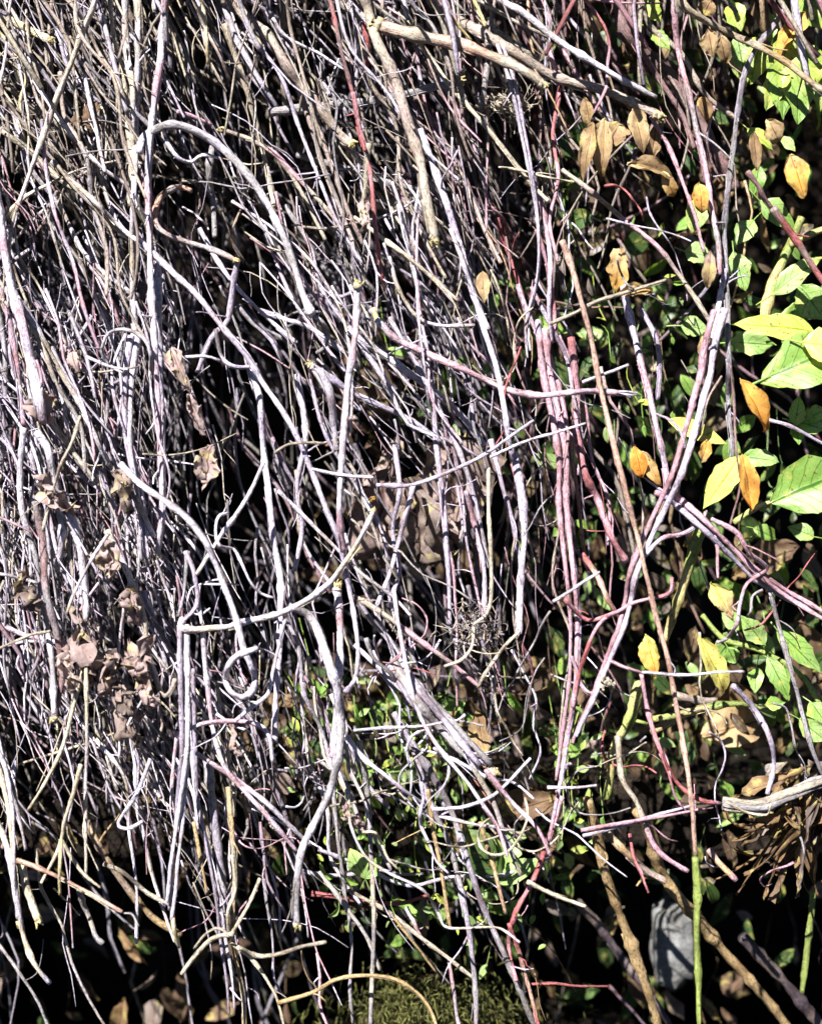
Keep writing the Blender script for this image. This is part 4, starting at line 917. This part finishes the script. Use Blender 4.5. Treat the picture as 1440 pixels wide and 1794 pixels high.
mass('inner_stem_thatch', 1500, 6, 18, 60, 380, 1.5, 4.5, 22, 5, 'inner mass of dry stems, darkened to look shaded, behind the hanging vines', 15, dim=.5)  # stem colours darkened so the gaps read as shade
mass('deep_stem_thatch', 1300, 18, 36, 120, 480, 2.5, 6.5, 23, 5, 'back layer of the dry stem thatch, darkened most to look shaded', 18, 0.025, dim=.4)  # darkest stem colours: shade put into the back layer
mass('outer_shade_thatch', 3400, -4, 18, 250, 600, 5, 9, 24, 5, 'unseen run-on of the dry vine thatch above and left, added for its shade', 12, 0.03, outer=True)  # out of view, added coarse and thick to shade the bank and hollow

def thatch_shade_roof():  # unseen layer of stems, added to keep sun and sky off the bank
    rs = np.random.RandomState(77); mb = MB()
    for i in range(3600):
        x, y, z = rs.uniform(-1.7, 1.5), rs.uniform(0.0, 1.75), rs.uniform(.72, .98)
        a = rs.normal(1.2, .6); l = rs.uniform(.15, .3); d = np.array((math.cos(a)*l, math.sin(a)*l, rs.normal(0, .05)))
        p = np.array((x, y, z)); r = rs.uniform(.003, .007)
        tube(mb, np.array([p-d, p-d*.3+rs.normal(0, .012, 3), p+d*.4+rs.normal(0, .012, 3), p+d]), r, r*.6, [COL['eglb'[rs.randint(4)]]*rs.uniform(.5, 1)], rs, 4, .1, 0)
    meta(mb.build('thatch_shade_roof', BARK), 'unseen roof of dry stems added over the bank to block sun and sky', 'thatch', None, 'stuff')
thatch_shade_roof()

# ---------------------------------------------------------------- undergrowth behind: small green leaves, dry litter, moss
def litter(name, n, boxes, dlo, dhi, slo, shi, kinds, mat, seed, label, cat, ang=(0, 70), cr=.08):
    rs = np.random.RandomState(seed); mb = MB(); w = np.array([b[4] for b in boxes], float); w /= w.sum()
    for i in range(n):
        b = boxes[rs.choice(len(boxes), p=w)]
        x, y = rs.uniform(b[0], b[2]), rs.uniform(b[1], b[3]); s = rs.uniform(slo, shi); a = R(rs.normal(*ang)); d = rs.uniform(dlo, dhi)
        B = P(x, y, d*.01); T = P(x+math.sin(a)*s, y+math.cos(a)*s, (d+rs.normal(0, s*.012))*.01)
        k = kinds[rs.randint(len(kinds))]
        leaf_mesh(mb, B, T, s*K*rs.uniform(.35, .62), [LCOL[k]*rs.uniform(.6, 1.25)], rs, curl=rs.uniform(0, .6), fold=rs.uniform(.05, .5), crumple=cr, tilt=rs.normal(0, .5), nu=4, nv=7)
        if rs.uniform() < .2: tube(mb, smooth_path([B, B+np.array((rs.normal(0, .004), .01, rs.uniform(.01, .03))), B+np.array((rs.normal(0, .008), .03, rs.uniform(.03, .06)))], .01), .0006, .0004, [LCOL[k]], rs, 4, .05, 0)
    o = mb.build(name, mat); meta(o, label, cat, None, 'stuff'); return o
litter('undergrowth', 720, [(960,-60,1500,700,4), (960,700,1500,1380,3), (480,1180,1000,1580,1.6), (840,480,960,1000,.6), (640,560,800,760,.25), (600,1560,1000,1660,.3), (950,1380,1400,1560,1)],
       6, 26, 24, 74, 'gGDDDkDgDu', GREEN, 31, 'mass of small green leaves growing behind the vines', 'undergrowth')
litter('leaf_litter', 550, [(960,-60,1500,420,2), (450,1150,1000,1500,2), (960,900,1500,1500,2), (560,600,860,1050,1), (0,1350,500,1540,.6)],
       8, 30, 24, 80, 'BBBbpkk', DRYL, 32, 'brown fallen leaves caught behind the vines', 'leaf litter', cr=.18)
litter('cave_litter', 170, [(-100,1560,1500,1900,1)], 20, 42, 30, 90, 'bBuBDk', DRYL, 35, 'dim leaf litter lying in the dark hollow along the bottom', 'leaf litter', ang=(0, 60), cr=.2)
litter('green_seedlings', 110, [(560,1230,820,1460,4), (480,1180,600,1300,1), (700,1380,960,1600,1)], 6, 18, 20, 46, 'gGgD', GREEN, 36, 'pale round-leaved seedlings below the centre', 'seedlings')
litter('small_sprigs', 170, [(500,1230,800,1480,3), (960,1200,1060,1500,1), (560,1500,820,1620,1.5), (1060,350,1200,760,1.3), (780,1560,960,1700,.8)],
       1, 8, 12, 32, 'GgyG', GREEN, 33, 'fine bright green sprigs sprouting below the centre', 'sprigs')
def moss():
    rs = np.random.RandomState(5); mb = MB()
    for i in range(2600):
        x = rs.normal(750, 75); y = rs.normal(1785, 45); a = R(rs.normal(10, 60)); l = rs.uniform(8, 26); d = 13+rs.normal(0, 2.0)+abs(x-750)*.03+(1790-y)*.02
        p = [P(x, y, d*.01), P(x+math.sin(a)*l*.5, y+math.cos(a)*l*.5, (d-.6)*.01), P(x+math.sin(a)*l, y+math.cos(a)*l+8, d*.01)]
        tube(mb, np.array(p), .0006, .0004, [np.array((.13, .135, .035))*rs.uniform(.5, 1.3)], rs, 4, .05, 0)
    o = mb.build('moss', BARK); meta(o, 'soft olive moss cushion at the bottom centre', 'moss', None, 'stuff')
moss()
